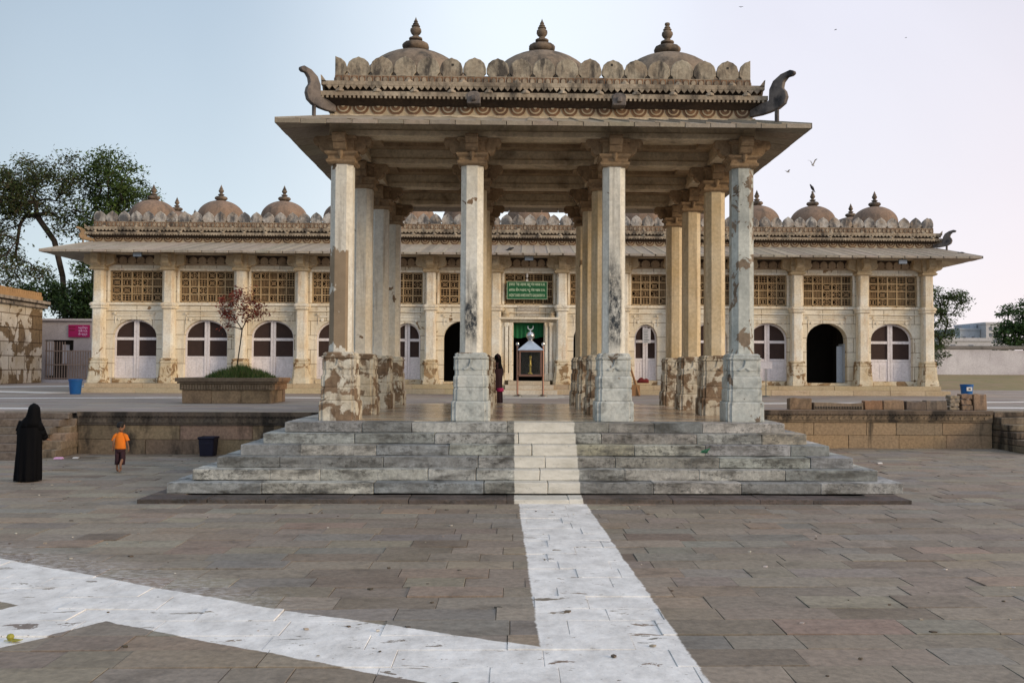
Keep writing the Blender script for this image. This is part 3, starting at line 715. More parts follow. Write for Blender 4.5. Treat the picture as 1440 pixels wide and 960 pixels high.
# horns on the four corners
HP = [(-40, 455), (455, 430), (455, 400), (460, 340), (540, 305), (600, 292), (604, 200), (632, 135), (690, 90), (755, 72), (785, 86), (786, 108), (768, 122), (735, 124), (708, 160), (700, 205), (722, 240), (732, 285), (716, 340), (670, 375), (600, 392), (540, 400)]
def horn(sx, sy, s=1.0, par=pav, x=0, y=0, z=0, th=.11, mat=None):
    mb = MB(); kx = .00227 * 1.38 * s; kz = .00227 * s
    if sx < 0 and par == pav: kx *= .76
    elif par == pav: kx *= .92
    pts = [((u - 440) * kx, (400 - v_) * kz) for u, v_ in HP[2:]]
    m2 = MB(); m2.prism(pts, 'y', -th / 2, th / 2)
    m2.prism([((640 - 440) * kx, -.20 * s), ((665 - 440) * kx, -.20 * s), ((665 - 440) * kx, .12 * s), ((640 - 440) * kx, .12 * s)], 'y', -th / 3, th / 3)
    ang = math.atan2(sy, sx)
    place(mb, m2, x, y, z, ang)
    return mb.build('corner_horn', mat or M['horn'], par, bevel=.018, seg=2)
for sx, x in ((-1, X0), (1, X1)):
    for sy, y in ((-1, Y0), (1, Y1)):
        horn(sx, sy, 1.0, pav, x - sx * .03, y - sy * .03, 7.08)
for x in (CX[1] + .03, CX[2] + .06):
    for sg, y in ((-1, Y0), (1, Y1)):
        mb = MB(); yy0 = y + sg * .12
        m2 = MB(); m2.loft([[(.13 * a, d_, .12 * b) for a, b in ((-1, -1), (1, -1), (1, .6), (.5, 1), (-.5, 1), (-1, .6))] for d_ in (0, -.30)])
        m2.loft([[(.05 * a, d_, -.02 + .05 * b) for a, b in ((-1, -1), (1, -1), (1, 1), (-1, 1))] for d_ in (-.30, -.37)])
        place(mb, m2, x, y, 7.33, 0 if sg < 0 else pi)
        mb.build('water_spout', M['horn'], pav, bevel=.02, seg=2)

# ------------------------------------------------------------------ the long tomb building
YF = 22.68; YW = 22.98
tomb = tag(empty('tomb_building', (0, 28, TZ)), 'long cream building with carved screens, arched doors and a row of brown domes', 'building')
PX = [-18.1, -15.14, -12.09, -9.48, -6.4, -3.98, -1.17, 1.68, 4.35, 6.75, 9.54, 11.9, 14.8, 17.66]
OP = [(-16.66, .93, 'd'), (-13.64, .93, 'd'), (-10.80, .93, 'd'), (-8.0, .93, 'd'), (-5.01, .58, 'd'), (-2.62, .82, 'o'), (.255, .66, 'c'), (3.02, .82, 'o'),
      (5.36, .50, 'd'), (8.15, .78, 'd'), (10.72, .86, 'd'), (13.3, .90, 'o'), (16.17, .93, 'd')]
BX0, BX1, BY1 = -18.3, 17.86, 40.0
# base course with two steps
mb = MB()
for (yy, z0, z1, ex) in ((22.0, TZ - .1, 1.27, .45), (22.35, 1.27, 1.46, .2)):
    x = BX0 - ex
    while x < BX1 + ex:
        L = min(R.uniform(1.4, 2.6), BX1 + ex - x)
        mb.box(x + .004, x + L - .004, yy, 23.2, z0 + .001, z1, jc((.50, .41, .28), .15), .004); x += L
mb.box(BX0 - .2, BX1 + .2, 23.2, BY1 + .4, TZ - .1, 1.46, (.45, .38, .27))
M['base'] = stone('base_course_stone', None, (.42, .30, .18), 1.2, (.16, .10, .06), .55, .75, (1, 1, 3), 1.6, .5, .85, .3, attr=True, rnd=False)
mb.build('base_course', M['base'], tomb, bevel=.01)
# door steps of white marble at the entrance
mb = MB()
mb.box(-.95, 1.45, 21.75, 21.99, TZ - .05, 1.24, (.62, .58, .50)); mb.box(-.75, 1.3, 22.0, 22.34, 1.272, 1.45, (.60, .55, .46)); mb.box(-.62, 1.16, 22.36, 22.9, 1.462, 1.62, (.58, .52, .42))
mb.build('entrance_step', M['base'], tomb, bevel=.008)

def archpts(cx, hw, zs, zt, n=14):
    pts = []
    for k in range(n + 1):
        a = pi - pi * k / n
        sx = cos(a); sz = sin(a)
        pts.append((cx + hw * sx, zs + (zt - zs) * (sz ** .92 if sz > 0 else 0)))
    return pts
def jali(x0, x1, z0, z1, y):
    mb = MB(); ya, yb = y, y + .07
    nc = max(3, round((x1 - x0) / .40)); nr = 4; fw = .062; mt = MB()
    cw, ch = (x1 - x0) / nc, (z1 - z0) / nr
    for c in range(nc + 1):
        xx = x0 + c * cw; mb.box(xx - fw / 2, xx + fw / 2, ya - .02, yb, z0, z1)
    for r in range(nr + 1):
        zz = z0 + r * ch
        for c in range(nc): mb.box(x0 + c * cw + fw / 2 + .001, x0 + (c + 1) * cw - fw / 2 - .001, ya - .015, yb, zz - fw / 2, zz + fw / 2)
    for c in range(nc):
        for r in range(nr):
            cx, cz = x0 + (c + .5) * cw, z0 + (r + .5) * ch; a = cw / 2 - fw / 2; b = ch / 2 - fw / 2; w_ = .023
            k = R.randrange(6); y0_, y1_ = ya + .01, yb - .01
            B = lambda p, q, w=w_, o=0: mt.bar((cx + p[0] * a, cz + p[1] * b), (cx + q[0] * a, cz + q[1] * b), w, y0_ + o * .003, y1_ - o * .003)
            if k == 0: B((-1, -1), (1, 1)); B((-1, 1), (1, -1), o=1); [B((cos(t) * .55, sin(t) * .55), (cos(t + pi / 4) * .55, sin(t + pi / 4) * .55), w_, 2) for t in [q * pi / 4 for q in range(8)]]
            elif k == 1:
                for t in (-.4, .4): B((t, -1), (t, 1)); B((-1, t), (1, t), o=1)
            elif k == 2:
                B((-1, 0), (0, 1)); B((0, 1), (1, 0), o=1); B((1, 0), (0, -1)); B((0, -1), (-1, 0), o=1); B((-1, 0), (1, 0), o=2); B((0, -1), (0, 1), o=3)
            elif k == 3:
                for t in (-.6, -.2, .2, .6): B((t, -1), (t, 1), .014)
                for t in (-.6, -.2, .2, .6): B((-1, t), (1, t), .014, 1)
            elif k == 4:
                for t in range(4):
                    s_, c_ = sin(pi / 4 + t * pi / 2) * .5, cos(pi / 4 + t * pi / 2) * .5
                    for q in range(6):
                        u, v2 = q * pi / 3, (q + 1) * pi / 3
                        mt.bar((cx + (c_ + .42 * cos(u)) * a, cz + (s_ + .42 * sin(u)) * b), (cx + (c_ + .42 * cos(v2)) * a, cz + (s_ + .42 * sin(v2)) * b), .022, y0_ + .002 * (q % 3), y1_ - .002 * (q % 3))
            else:
                for t in (-1, -.33, .33): B((t, -1), (min(1, t + 1.0), min(1, t + 1.0 - t) if False else 0)); B((t, 1), (min(1, t + 1.0), 0), o=1)
                B((0, -1), (0, 1), o=2)
    o = mb.build('carved_screen', M['jali'], tomb, origin=((x0 + x1) / 2, y, z0)); mt.build('tracery', M['tracery'], o); return o
ZJ0, ZJ1 = 4.93, 6.28
for bi, (xa, xb) in enumerate(zip(PX, PX[1:])):
    cx, hw, kd = OP[bi]; L, Rr = xa + .02, xb - .02
    mb = MB(); zb_ = 1.462
    if kd == 'c':
        mb.prism([(L, zb_), (cx - hw, zb_), (cx - hw, 4.15), (cx + hw, 4.15), (cx + hw, zb_), (Rr, zb_), (Rr, ZJ0 - .01), (L, ZJ0 - .01)], 'y', YW, YW + .5)
    else:
        ap = archpts(cx, hw, 3.42, 4.19 if hw > .7 else 4.1)
        mb.prism([(L, zb_), (cx - hw - .0, zb_)] + ap + [(cx + hw, zb_), (Rr, zb_), (Rr, ZJ0 - .01), (L, ZJ0 - .01)], 'y', YW, YW + .5)
    # side strips and head beside the screen
    j0, j1 = xa + .36, xb - .36
    mb.box(L, j0, YW, YW + .5, ZJ0 - .008, ZJ1 + .02); mb.box(j1, Rr, YW, YW + .5, ZJ0 - .008, ZJ1 + .02)
    mb.box(L, Rr, YW, YW + .5, ZJ1 + .022, 7.5)
    wl = mb.build('wall', M['wall'], tomb)
    # mouldings
    mb = MB(); mb.box(L + .2, Rr - .2, YW - .05, YW - .001, 4.80, 4.90); mb.build('string_course', M['pillar'], tomb, bevel=.006)
    mb = MB(); mb.box(L + .2, Rr - .2, YW - .07, YW - .002, 4.55, 4.60); mb.build('string_course', M['pillar'], tomb, bevel=.006)
    mb = MB()
    if kd != 'c':
        mm = min(hw * .95, .8)
        mb.box(cx - mm, cx + mm, YW - .03, YW - .002, 4.32, 4.365); mb.box(cx - mm - .08, cx + mm + .08, YW - .028, YW - .002, 4.366, 4.385); mb.box(cx - mm - .08, cx + mm + .08, YW - .025, YW - .002, 4.44, 4.465)
        for s in (-1, 1):
            mb.box(cx + s * (mm + .02) - .015, cx + s * (mm + .02) + .015, YW - .028, YW - .002, 4.0, 4.335)
            mb.lathe([(.001, -.03), (.05, -.025), (.05, 0)], (0, 0, 0), 8) if False else None
            mb.prism([(cx + s * (mm + .02) + .045 * cos(q * pi / 4), 4.455 + .045 * sin(q * pi / 4)) for q in range(8)], 'y', YW - .09, YW - .03)
            mb.prism([(cx + s * (mm - .15) + .07 * cos(q * pi / 4), 4.20 + .07 * sin(q * pi / 4)) for q in range(8)], 'y', YW - .03, YW - .003)
            # impost at the springing of the arch
            mb.box(cx + s * (hw + .12) - .12, cx + s * (hw + .12) + .12, YW - .02, YW - .002, 3.36, 3.42)
    if mb.v: mb.build('arch_moulding', M['pillar'], tomb, bevel=.004)
    mb = MB()
    mb.box(j0 - .05, j1 + .05, YW - .04, YW - .001, ZJ1, ZJ1 + .10); mb.box(j0 - .09, j0, YW - .035, YW - .001, ZJ0, ZJ1 - .002); mb.box(j1, j1 + .09, YW - .035, YW - .001, ZJ0, ZJ1 - .002)
    mb.build('screen_frame', M['pillar'], tomb, bevel=.006)
    mb = MB()   # leaf row above the screen
    xx = j0 + .05; nl = max(4, int((j1 - j0) / .34)); st = (j1 - j0) / nl
    for q in range(nl):
        mm2 = merlon_mb(st * .92, .30, .05); place(mb, mm2, j0 + (q + .5) * st, YW - .05, 6.60, 0)
    mb.box(j0, j1, YW - .06, YW - .001, 6.52, 6.595); b2 = MB(); b2.box(j0, j1, YW - .012, YW - .002, 6.60, 6.95); b2.build('shade_backing', M['recess_shade'], tomb)  # dark sheet standing in for the shade behind the leaves
    mb.build('leaf_band', M['under'], tomb)
    jali(j0 + .03, j1 - .03, ZJ0 + .03, ZJ1 - .02, YW + .10)
    if kd == 'd':
        yd = YW + .22
        mb = MB(); zb2 = 1.66; zt = 4.19 if hw > .7 else 4.1
        fr = .075
        outer = archpts(cx, hw, 3.42, zt); inner = archpts(cx, hw - fr, 3.42, zt - fr)
        for p0, p1, q0, q1 in zip(outer, outer[1:], inner, inner[1:]): mb.prism([p0, p1, q1, q0], 'y', yd, yd + .06)
        for s in (-1, 1): mb.box(*sorted((cx + s * hw, cx + s * (hw - fr))), yd, yd + .06, zb2, 3.42)
        mb.box(cx - .11, cx - .006, yd - .01, yd + .05, zb2, zt - .02); mb.box(cx + .006, cx + .11, yd - .01, yd + .05, zb2, zt - .02)
        for s in (-1, 1):
            a, b = sorted((cx + s * .112, cx + s * (hw - fr - .001)))
            mb.box(a, b, yd + .004, yd + .05, 3.30, 3.42); mb.box(a, b, yd + .004, yd + .05, 2.52, 2.62); mb.box(a, b, yd + .02, yd + .045, zb2, 2.518)
            mid = (a + b) / 2
            mb.box(a + .05, mid - .02, yd + .008, yd + .019, zb2 + .12, 2.42); mb.box(mid + .02, b - .05, yd + .008, yd + .019, zb2 + .12, 2.42)
        d = mb.build('door', M['white'], tomb, origin=(cx, yd, zb2), bevel=.006)
        mb = MB(); mb.prism([(cx - hw + .02, 2.6)] + archpts(cx, hw - .02, 3.40, zt - .02) + [(cx + hw - .02, 2.6)], 'y', yd + .055, yd + .065)
        mb.build('mesh_panel', M['mesh'], d)
        mb = MB(); mb.box(cx - hw, cx + hw, YW - .05, YW + .45, 1.463, 1.655); mb.build('door_sill', M['pillar_base'], tomb, bevel=.01)
    if kd == 'o':
        mb = MB(); mb.box(cx - hw, cx + hw, YW - .02, YW + .45, 1.463, 1.58); mb.build('door_sill', M['pillar_base'], tomb, bevel=.01)
    if cx > 13 and kd == 'o':   # open leaf standing inside
        mb = MB(); mb.box(cx + hw - .05, cx + hw - .005, YW + .3, YW + .98, 1.6, 3.3); mb.box(cx + hw - .30, cx + hw - .05, YW + .505, YW + .55, 1.6, 3.2)
        mb.build('open_door_leaf', M['bluehouse'], tomb)
# central doorway
cx = .255
mb = MB()
for s in (-1, 1):
    for o_, wd, dp in ((.12, .10, .10), (.30, .07, .16), (.46, .08, .08)):
        xx = cx + s * (.66 + o_); mb.sect(SQ, [(.09, 0), (.09, .3), (.07, .33), (.07, 2.3), (.1, 2.4), (.1, 2.5)], (xx, YW - dp, 1.64))
mb.box(cx - .62 - .62, cx + .62 + .62, YW - .12, YW - .002, 4.15, 4.26); mb.box(cx - 1.3, cx + 1.3, YW - .42, YW - .003, 4.262, 4.36)
mb.build('door_surround', M['pillar'], tomb, bevel=.012)
mb = MB(); mb.box(cx - .50, cx + .46, YW - .06, YW - .004, 4.42, 4.86)
pl = mb.build('inscription_panel', M['marble_panel'] if 'marble_panel' in M else M['frieze'], tomb, bevel=.005)
mb = MB()
for r in range(3):
    for h in range(2):
        x = cx - .47 + h * .48; xe = x + .43
        while x < xe:
            a = R.uniform(.02, .06); z = 4.52 + r * .13 + R.uniform(-.02, .03)
            mb.bar((x, z), (x + a, z + R.uniform(-.04, .04)), .014, YW - .072, YW - .061); x += a * .9
mb.build('carved_lettering', M['under'], pl)
mb = MB()
for s in (-1, 1):
    mb.lathe([(.16, 0), (.17, .06), (.11, .1), (.14, .16), (.09, .26), (.03, .36), (0, .45)], (cx + s * 1.0, YW - .18, 4.362), 12)
mb.build('carved_finial', M['frieze'], tomb, smooth=True, auto=40)
mb = MB()
nn = 24
pts = [(cx - .655 + 1.31 * k / nn, YW + .30 + .03 * sin(k * 1.9)) for k in range(nn + 1)]
for a, b in zip(pts, pts[1:]): mb.add([(a[0], a[1], 3.5 + .03 * sin(a[0] * 9)), (b[0], b[1], 3.5 + .03 * sin(b[0] * 9)), (b[0], b[1], 4.15), (a[0], a[1], 4.15), (a[0], a[1] + .01, 3.5 + .03 * sin(a[0] * 9)), (b[0], b[1] + .01, 3.5 + .03 * sin(b[0] * 9)), (b[0], b[1] + .01, 4.15), (a[0], a[1] + .01, 4.15)], [(0, 1, 2, 3), (7, 6, 5, 4)])
mb.build('curtain', M['curtain'], tomb, smooth=True)
# pillars
PSEC = sect4([(1, -.7), (1, .7), (.88, .72), (.88, .88), (.72, .88), (.7, 1)])
def pillar(x, y=YF + .12):
    c = (x, y, 0)
    mb = MB()
    mb.sect(PSEC, [(.245, 2.52), (.235, 2.6), (.23, 4.62)], c); mb.sect(PSEC, [(.26, 4.62), (.32, 4.66), (.27, 4.70), (.31, 4.74), (.345, 4.80), (.31, 4.86), (.24, 4.90)], c)
    mb.sect(PSEC, [(.215, 4.90), (.21, 5.4), (.22, 5.41), (.22, 5.44), (.21, 5.45), (.205, 6.28)], c)
    o = mb.build('pillar', M['pillar'], tomb, origin=c, bevel=.008)
    mb = MB()
    mb.sect(PSEC, [(.40, 1.463), (.39, 1.60), (.35, 1.75), (.315, 2.2), (.305, 2.30), (.33, 2.33), (.33, 2.38), (.29, 2.40), (.29, 2.43), (.32, 2.45), (.32, 2.49), (.26, 2.53)], c)
    mb.build('pillar_base', M['pillar_base'], o, origin=c, bevel=.01)
    mb = MB()
    mb.sect(SQ, [(.25, 6.26), (.33, 6.30), (.34, 6.36), (.28, 6.40), (.30, 6.50), (.33, 6.62), (.30, 6.70), (.30, 7.3)], c)
    for a in (0, 2, 3):
        rot = Matrix.Rotation(a * pi / 2, 4, 'Z'); m2 = MB()
        m2.prism([(.25, 6.42), (.38, 6.45), (.44, 6.52), (.50, 6.50), (.60, 6.55), (.66, 6.64), (.65, 6.74), (.62, 6.80), (.62, 6.95), (.25, 6.95)], 'y', -.15, .15)
        mb.add([tuple(rot @ Vector(p) + Vector(c)) for p in m2.v], m2.f)
    mb.build('capital', M['capst2'], o, origin=c, bevel=.01)
M['capst2'] = stone('pale_capital', (.58, .48, .33), (.46, .34, .20), 1.8, (.14, .09, .05), .56, .75, (1, 1, 1), 2, .55, .88, .4)
for x in PX: pillar(x)
# lintel running above capitals, eave, roof works
mb = MB(); mb.box(BX0 - .1, BX1 + .1, YF - .15, YF + .28, 6.96, 7.30); mb.build('lintel', M['beamst'], tomb)
EC2 = [(.38, .335, .28), (.34, .30, .255), (.41, .36, .30), (.32, .285, .24)]
chajja((BX0 + .0, BX1 - .0, 22.28, BY1 + .3), (-19.95, 19.4, 21.25, BY1 + 1.4), 7.42, 6.96, .08, .55, 'eave', M['eave'], tomb, EC2, .012)
RX0, RX1, RY0, RY1 = BX0 + .05, BX1 - .05, 22.45, BY1 + .1
par2 = roofwork(tomb, RX0, RX1, RY0, RY1, (7.42, 7.63, 7.74, 7.83, 7.97, 8.06, 8.32), (.28, .18, 0), .15, .42, .11, .19)
nm = 71; wd = (RX1 - RX0) / nm
proto = None
for q in range(nm):
    mb = MB(); m2 = merlon_mb(wd, .44 + R.uniform(-.01, .01), .10); x = RX0 + (q + .5) * wd
    place(mb, m2, x, RY0, 8.322, 0); mb.build('merlon', M['merl_far'], par2, origin=(x, RY0, 8.322), bevel=.012)
mb = MB(); ns = int((RY1 - RY0) / .5)
for q in range(ns):
    for xx, a in ((RX0, -pi / 2), (RX1, pi / 2)): place(mb, merlon_mb(.5, .44, .1), xx, RY0 + .25 + q * .5, 8.322, a)
tag(mb.build('side_merlons', M['merl_far'], par2), kind='stuff')
mb = MB(); mb.box(RX0 + .12, RX1 - .12, RY0 + .12, RY1 - .12, 8.33, 8.37); mb.build('roof_slab', M['roofst'], tomb)
# solid side, back walls and a dark interior
mb = MB()
mb.box(BX0, BX0 + .5, YW + .52, BY1, 1.46, 7.5); mb.box(BX1 - .5, BX1, YW + .52, BY1, 1.46, 7.5); mb.box(BX0 + .5, BX1 - .5, BY1 - .5, BY1, 1.46, 7.5)
mb.build('outer_wall', M['wall'], tomb)
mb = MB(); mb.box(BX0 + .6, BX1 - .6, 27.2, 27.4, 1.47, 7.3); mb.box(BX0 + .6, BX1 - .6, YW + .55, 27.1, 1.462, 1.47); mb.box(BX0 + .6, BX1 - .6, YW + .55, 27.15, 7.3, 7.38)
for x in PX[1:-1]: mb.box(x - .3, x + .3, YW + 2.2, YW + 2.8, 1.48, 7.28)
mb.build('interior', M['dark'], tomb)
# domes
for i, (cx_, hw_, kd) in enumerate(OP):
    dome(cx_, 24.9, 9.66, .87, M['dome_far'], tomb, 1.0, tip=(i not in (11,)))
for x in (-16.69, 16.17): dome(x, 28.0, 9.66, .93, M['dome_far'], tomb, .95)
for x, z in ((-15.3, 9.1), (14.8, 9.1)): dome(x, 26.4, z, .5, M['dome_far'], tomb, .55)
horn(-1, -1, .75, tomb, RX0 + .05, RY0 + .05, 7.46, .13, M['capst']); horn(1, -1, .95, tomb, RX1 - .05, RY0 + .05, 7.46, .13)

# ------------------------------------------------------------------ retaining walls with carved frieze
def retaining(x0, x1, yf, cols, label, topcols):
    e = tag(empty('terrace_wall', ((x0 + x1) / 2, yf, 0)), label, 'wall')
    mb = MB()
    for (z0, z1) in ((-.08, .36), (.36, .72)):
        x = x0
        while x < x1:
            L = min(R.uniform(.8, 1.9), x1 - x)
            if x1 - x - L < .5: L = x1 - x
            mb.box(x + .004, x + L - .004, yf, yf + .3, z0 + .003, z1 - .003, jc(R.choice(cols), .15), .005); x += L
    mb.build('masonry', (M['blockwall'] if x0 < 0 else M['blockwall2']), e, bevel=.012)
    mb = MB()
    mb.box(x0, x1, yf - .03, yf + .3, .722, .95, topcols[0]); mb.box(x0, x1, yf - .07, yf + .3, .952, TZ - .01, topcols[1])
    x = x0; st = .34
    while x + st <= x1 + .01:
        m2 = MB(); cc = topcols[0]
        for k in range(5):
            m2.bar((-.15 + .03 * k, -.02), (0, .09 - .02 * k), .014, -.025, 0); m2.bar((.15 - .03 * k, -.02), (0, .09 - .02 * k), .014, -.022, 0)
        m2.prism([(.05 * cos(q * pi / 4) + .17, .05 * sin(q * pi / 4) + .03) for q in range(8)], 'y', -.03, 0)
        place(mb, m2, x + st / 2, yf - .03, .80, 0, topcols[2]); x += st
    x = x0 + .04
    while x < x1 - .03:
        mb.prism([(x - .035, .951), (x, .915), (x + .035, .951)], 'y', yf - .065, yf - .031, topcols[1]); x += .08
    mb.build('carved_frieze', M['blockwall'], e)
    return e
retaining(-11.25, -4.6, 5.62, [(.33, .25, .15), (.27, .20, .12), (.20, .15, .10), (.36, .27, .16), (.33, .22, .17)], 'dark stained retaining wall with carved frieze left of the platform steps, behind the child', [(.09, .075, .065), (.11, .09, .075), (.13, .11, .09)])
retaining(4.6, 12.95, 7.90, [(.36, .26, .165), (.31, .22, .14), (.40, .29, .18), (.28, .215, .15)], 'brown retaining wall of large blocks with carved frieze right of the platform steps', [(.20, .15, .10), (.13, .10, .08), (.24, .18, .12)])
# stairs
def stairs_left():
    e = tag(empty('stone_stairs', (-15, 5, 0)), 'six grey stone steps up to the terrace behind the person in black', 'stairs')
    ys = [4.05, 4.32, 4.60, 4.88, 5.16, 5.44]
    for k, y in enumerate(ys):
        mb = MB(); z1 = TZ * (k + 1) / 6 - .005; x = -22; xe = -11.85 + .09 * k
        while x < xe:
            L = min(R.uniform(1.2, 2.4), xe - x); mb.box(x + .003, x + L - .003, y, 5.95, z1 - TZ / 6 + .002, z1 - (.03 if k == 5 else 0), jc((.20, .17, .145), .12), .004); x += L
        mb.build('step', M['planter'], e, bevel=.012)
    mb = MB()
    for k in range(5):
        z0 = .17 * k; mb.box(-11.8 + .1 * k * .6, -11.26, 4.5 + .26 * k, 5.9, z0, z0 + .2, jc((.30, .23, .16), .15), .02)
    mb.build('flank', M['blockwall'], e, bevel=.02)
stairs_left()
def stairs_right():
    e = tag(empty('stone_stairs', (15, 7.4, 0)), 'rough stone steps up to the terrace at the far right end of the brown wall', 'stairs')
    ys = [5.9, 6.3, 6.7, 7.1, 7.5, 7.88]
    for k, y in enumerate(ys):
        mb = MB(); z1 = TZ * (k + 1) / 6 - .005; x = 13.0
        while x < 22:
            L = R.uniform(.7, 1.5); mb.box(x + .003, x + L - .003, y, 8.25, z1 - TZ / 6 + .002, z1 - (.03 if k == 5 else 0) + R.uniform(-.01, .01), jc((.24, .19, .14), .15), .012); x += L
        mb.build('step', M['blockwall'], e, bevel=.015)
stairs_right()

# loose stones on the terrace edge
def loose(px0, px1, h, label, rows=1, col=(.24, .17, .11), y=8.12, dp=.32, carved=False):
    e = tag(empty('loose_stone', ((px0 + px1) / 2, y, TZ)), label, 'stone block', 'loose old stones lined up on the terrace edge')
    for r in range(rows):
        mb = MB(); z0 = TZ + h * r / rows + .003; z1 = TZ + h * (r + 1) / rows
        ex = R.uniform(-.02, .02); n_ = 4
        rings = []
        for k in range(n_ + 1):
            x = px0 + (px1 - px0) * k / n_ + ex
            rings.append([(x, y - dp / 2 + R.uniform(-.02, .02), z0 + .0), (x, y + dp / 2 + R.uniform(-.02, .02), z0), (x, y + dp / 2 - R.uniform(.0, .05), z1 + R.uniform(-.03, .01)), (x, y - dp / 2 + R.uniform(.0, .05), z1 + R.uniform(-.03, .01))])
        mb.loft([rg[::-1] for rg in rings], jc(col, .12))
        if carved:
            x = px0 + .04
            while x < px1 - .05: mb.box(x, x + .045, y - dp / 2 - .035, y - dp / 2 + .02, z0 + .02, z0 + .10, (.12, .10, .08)); x += .075
        mb.build('stone_slab' if rows > 1 else 'stone_body', M['planter'], e, bevel=.02, seg=2)
loose(7.28, 7.90, .33, 'squarish brown block, first of the loose stones beside the pavilion steps')
loose(7.95, 9.35, .20, 'long low slab with a carved toothed edge among the loose stones', col=(.20, .16, .12), carved=True)
loose(9.38, 9.88, .27, 'orange brown block directly right of the long carved slab', col=(.30, .17, .10))
loose(9.92, 10.5, .28, 'brown block between the orange block and the dark blocks', col=(.27, .18, .12))
loose(10.55, 11.1, .25, 'dark layered block in the middle of the loose stones', col=(.14, .11, .09))
loose(11.14, 11.74, .27, 'dark smooth block left of the stacked slabs', col=(.15, .12, .10))
loose(11.8, 12.08, .42, 'pile of four thin pale slabs on the wall end', 4, (.30, .25, .19))
loose(12.12, 12.42, .46, 'pile of three brown slabs beside the end block', 3, (.24, .16, .11))
loose(12.46, 12.84, .46, 'tall reddish end block, last of the loose stones', col=(.27, .19, .13))

# ------------------------------------------------------------------ planter with grass and red-leaved tree
pe = tag(empty('stone_planter', (-8.8, 11.4, TZ)), 'low carved stone planter with corroded rim in front of the arched doors', 'planter')
px0, px1, py0, py1 = -10.62, -7.70, 10.8, 12.8
mb = MB()
for k in range(3):
    a = px0 + .12 + (px1 - px0 - .24) * k / 3; b = px0 + .12 + (px1 - px0 - .24) * (k + 1) / 3
    mb.box(a + .004, b - .004, py0 + .1, py0 + .4, TZ, TZ + .40, jc((.30, .215, .13), .1), .006)
for xx in (px0 + .12, px1 - .42):
    for k in range(2): mb.box(xx, xx + .3, py0 + .41 + k * .6, py0 + 1.0 + k * .6, TZ, TZ + .40, jc((.36, .24, .13), .1), .006)
mb.box(px0 + .12, px1 - .12, py1 - .3, py1, TZ, TZ + .4, (.3, .2, .13))
mb.box(px0 + .4, px1 - .4, py0 + .4, py1 - .3, TZ, TZ + .6, (.09, .06, .04))
mb.build('base', M['planter'], pe, bevel=.012)
mb = MB()
for q0, q1, z0, z1, cc in ((.06, .06, .405, .60, (.19, .145, .095)), (0, 0, .605, .66, (.15, .115, .08)), (-.05, -.05, .665, .78, (.17, .13, .09))):
    mb.box(px0 + q0, px1 - q0, py0 + q0, py0 + .4, TZ + z0, TZ + z1, cc)
    mb.box(px0 + q0, px0 + .42, py0 + .401, py1 - .02, TZ + z0, TZ + z1, cc); mb.box(px1 - .42, px1 - q0, py0 + .401, py1 - .02, TZ + z0, TZ + z1, (.38, .22, .11))  # right rim coloured orange, the low sun's light painted in
x = px0 + .12
while x < px1 - .1:
    mb.box(x, x + .05, py0 + .035, py0 + .07, TZ + .43, TZ + .57, (.23, .175, .12)); x += .085
mb.build('carved_rim', M['planter'], pe, bevel=.006)
mb = MB()
for q in range(7500):
    a = R.uniform(0, 2 * pi); r = R.random() ** .6
    x = -8.95 + cos(a) * r * 1.15; y = 11.7 + sin(a) * r * .8; h = R.uniform(.14, .40) * (1.35 - r * .75); b = R.uniform(0, 2 * pi); wq = .012
    lean = R.uniform(.02, .16); dx, dy = cos(b) * lean, sin(b) * lean
    c = R.choice([(.05, .10, .02), (.07, .13, .03), (.04, .075, .02), (.20, .19, .08), (.11, .17, .04), (.16, .18, .06)])
    z = TZ + .60 + .16 * (1 - r * r) + .05 * sin(x * 7) * sin(y * 5 + 1)
    nx, ny = -sin(b) * wq, cos(b) * wq
    mb.add([(x - nx, y - ny, z), (x + nx, y + ny, z), (x + dx * .4 + nx * .7, y + dy * .4 + ny * .7, z + h * .6), (x + dx * .4 - nx * .7, y + dy * .4 - ny * .7, z + h * .6), (x + dx, y + dy, z + h)], [(0, 1, 2, 3), (3, 2, 4)], jc(c, .2))
tag(mb.build('planter_grass', M['leaf']), 'tuft of green grass growing in the stone planter', 'grass', kind='stuff')

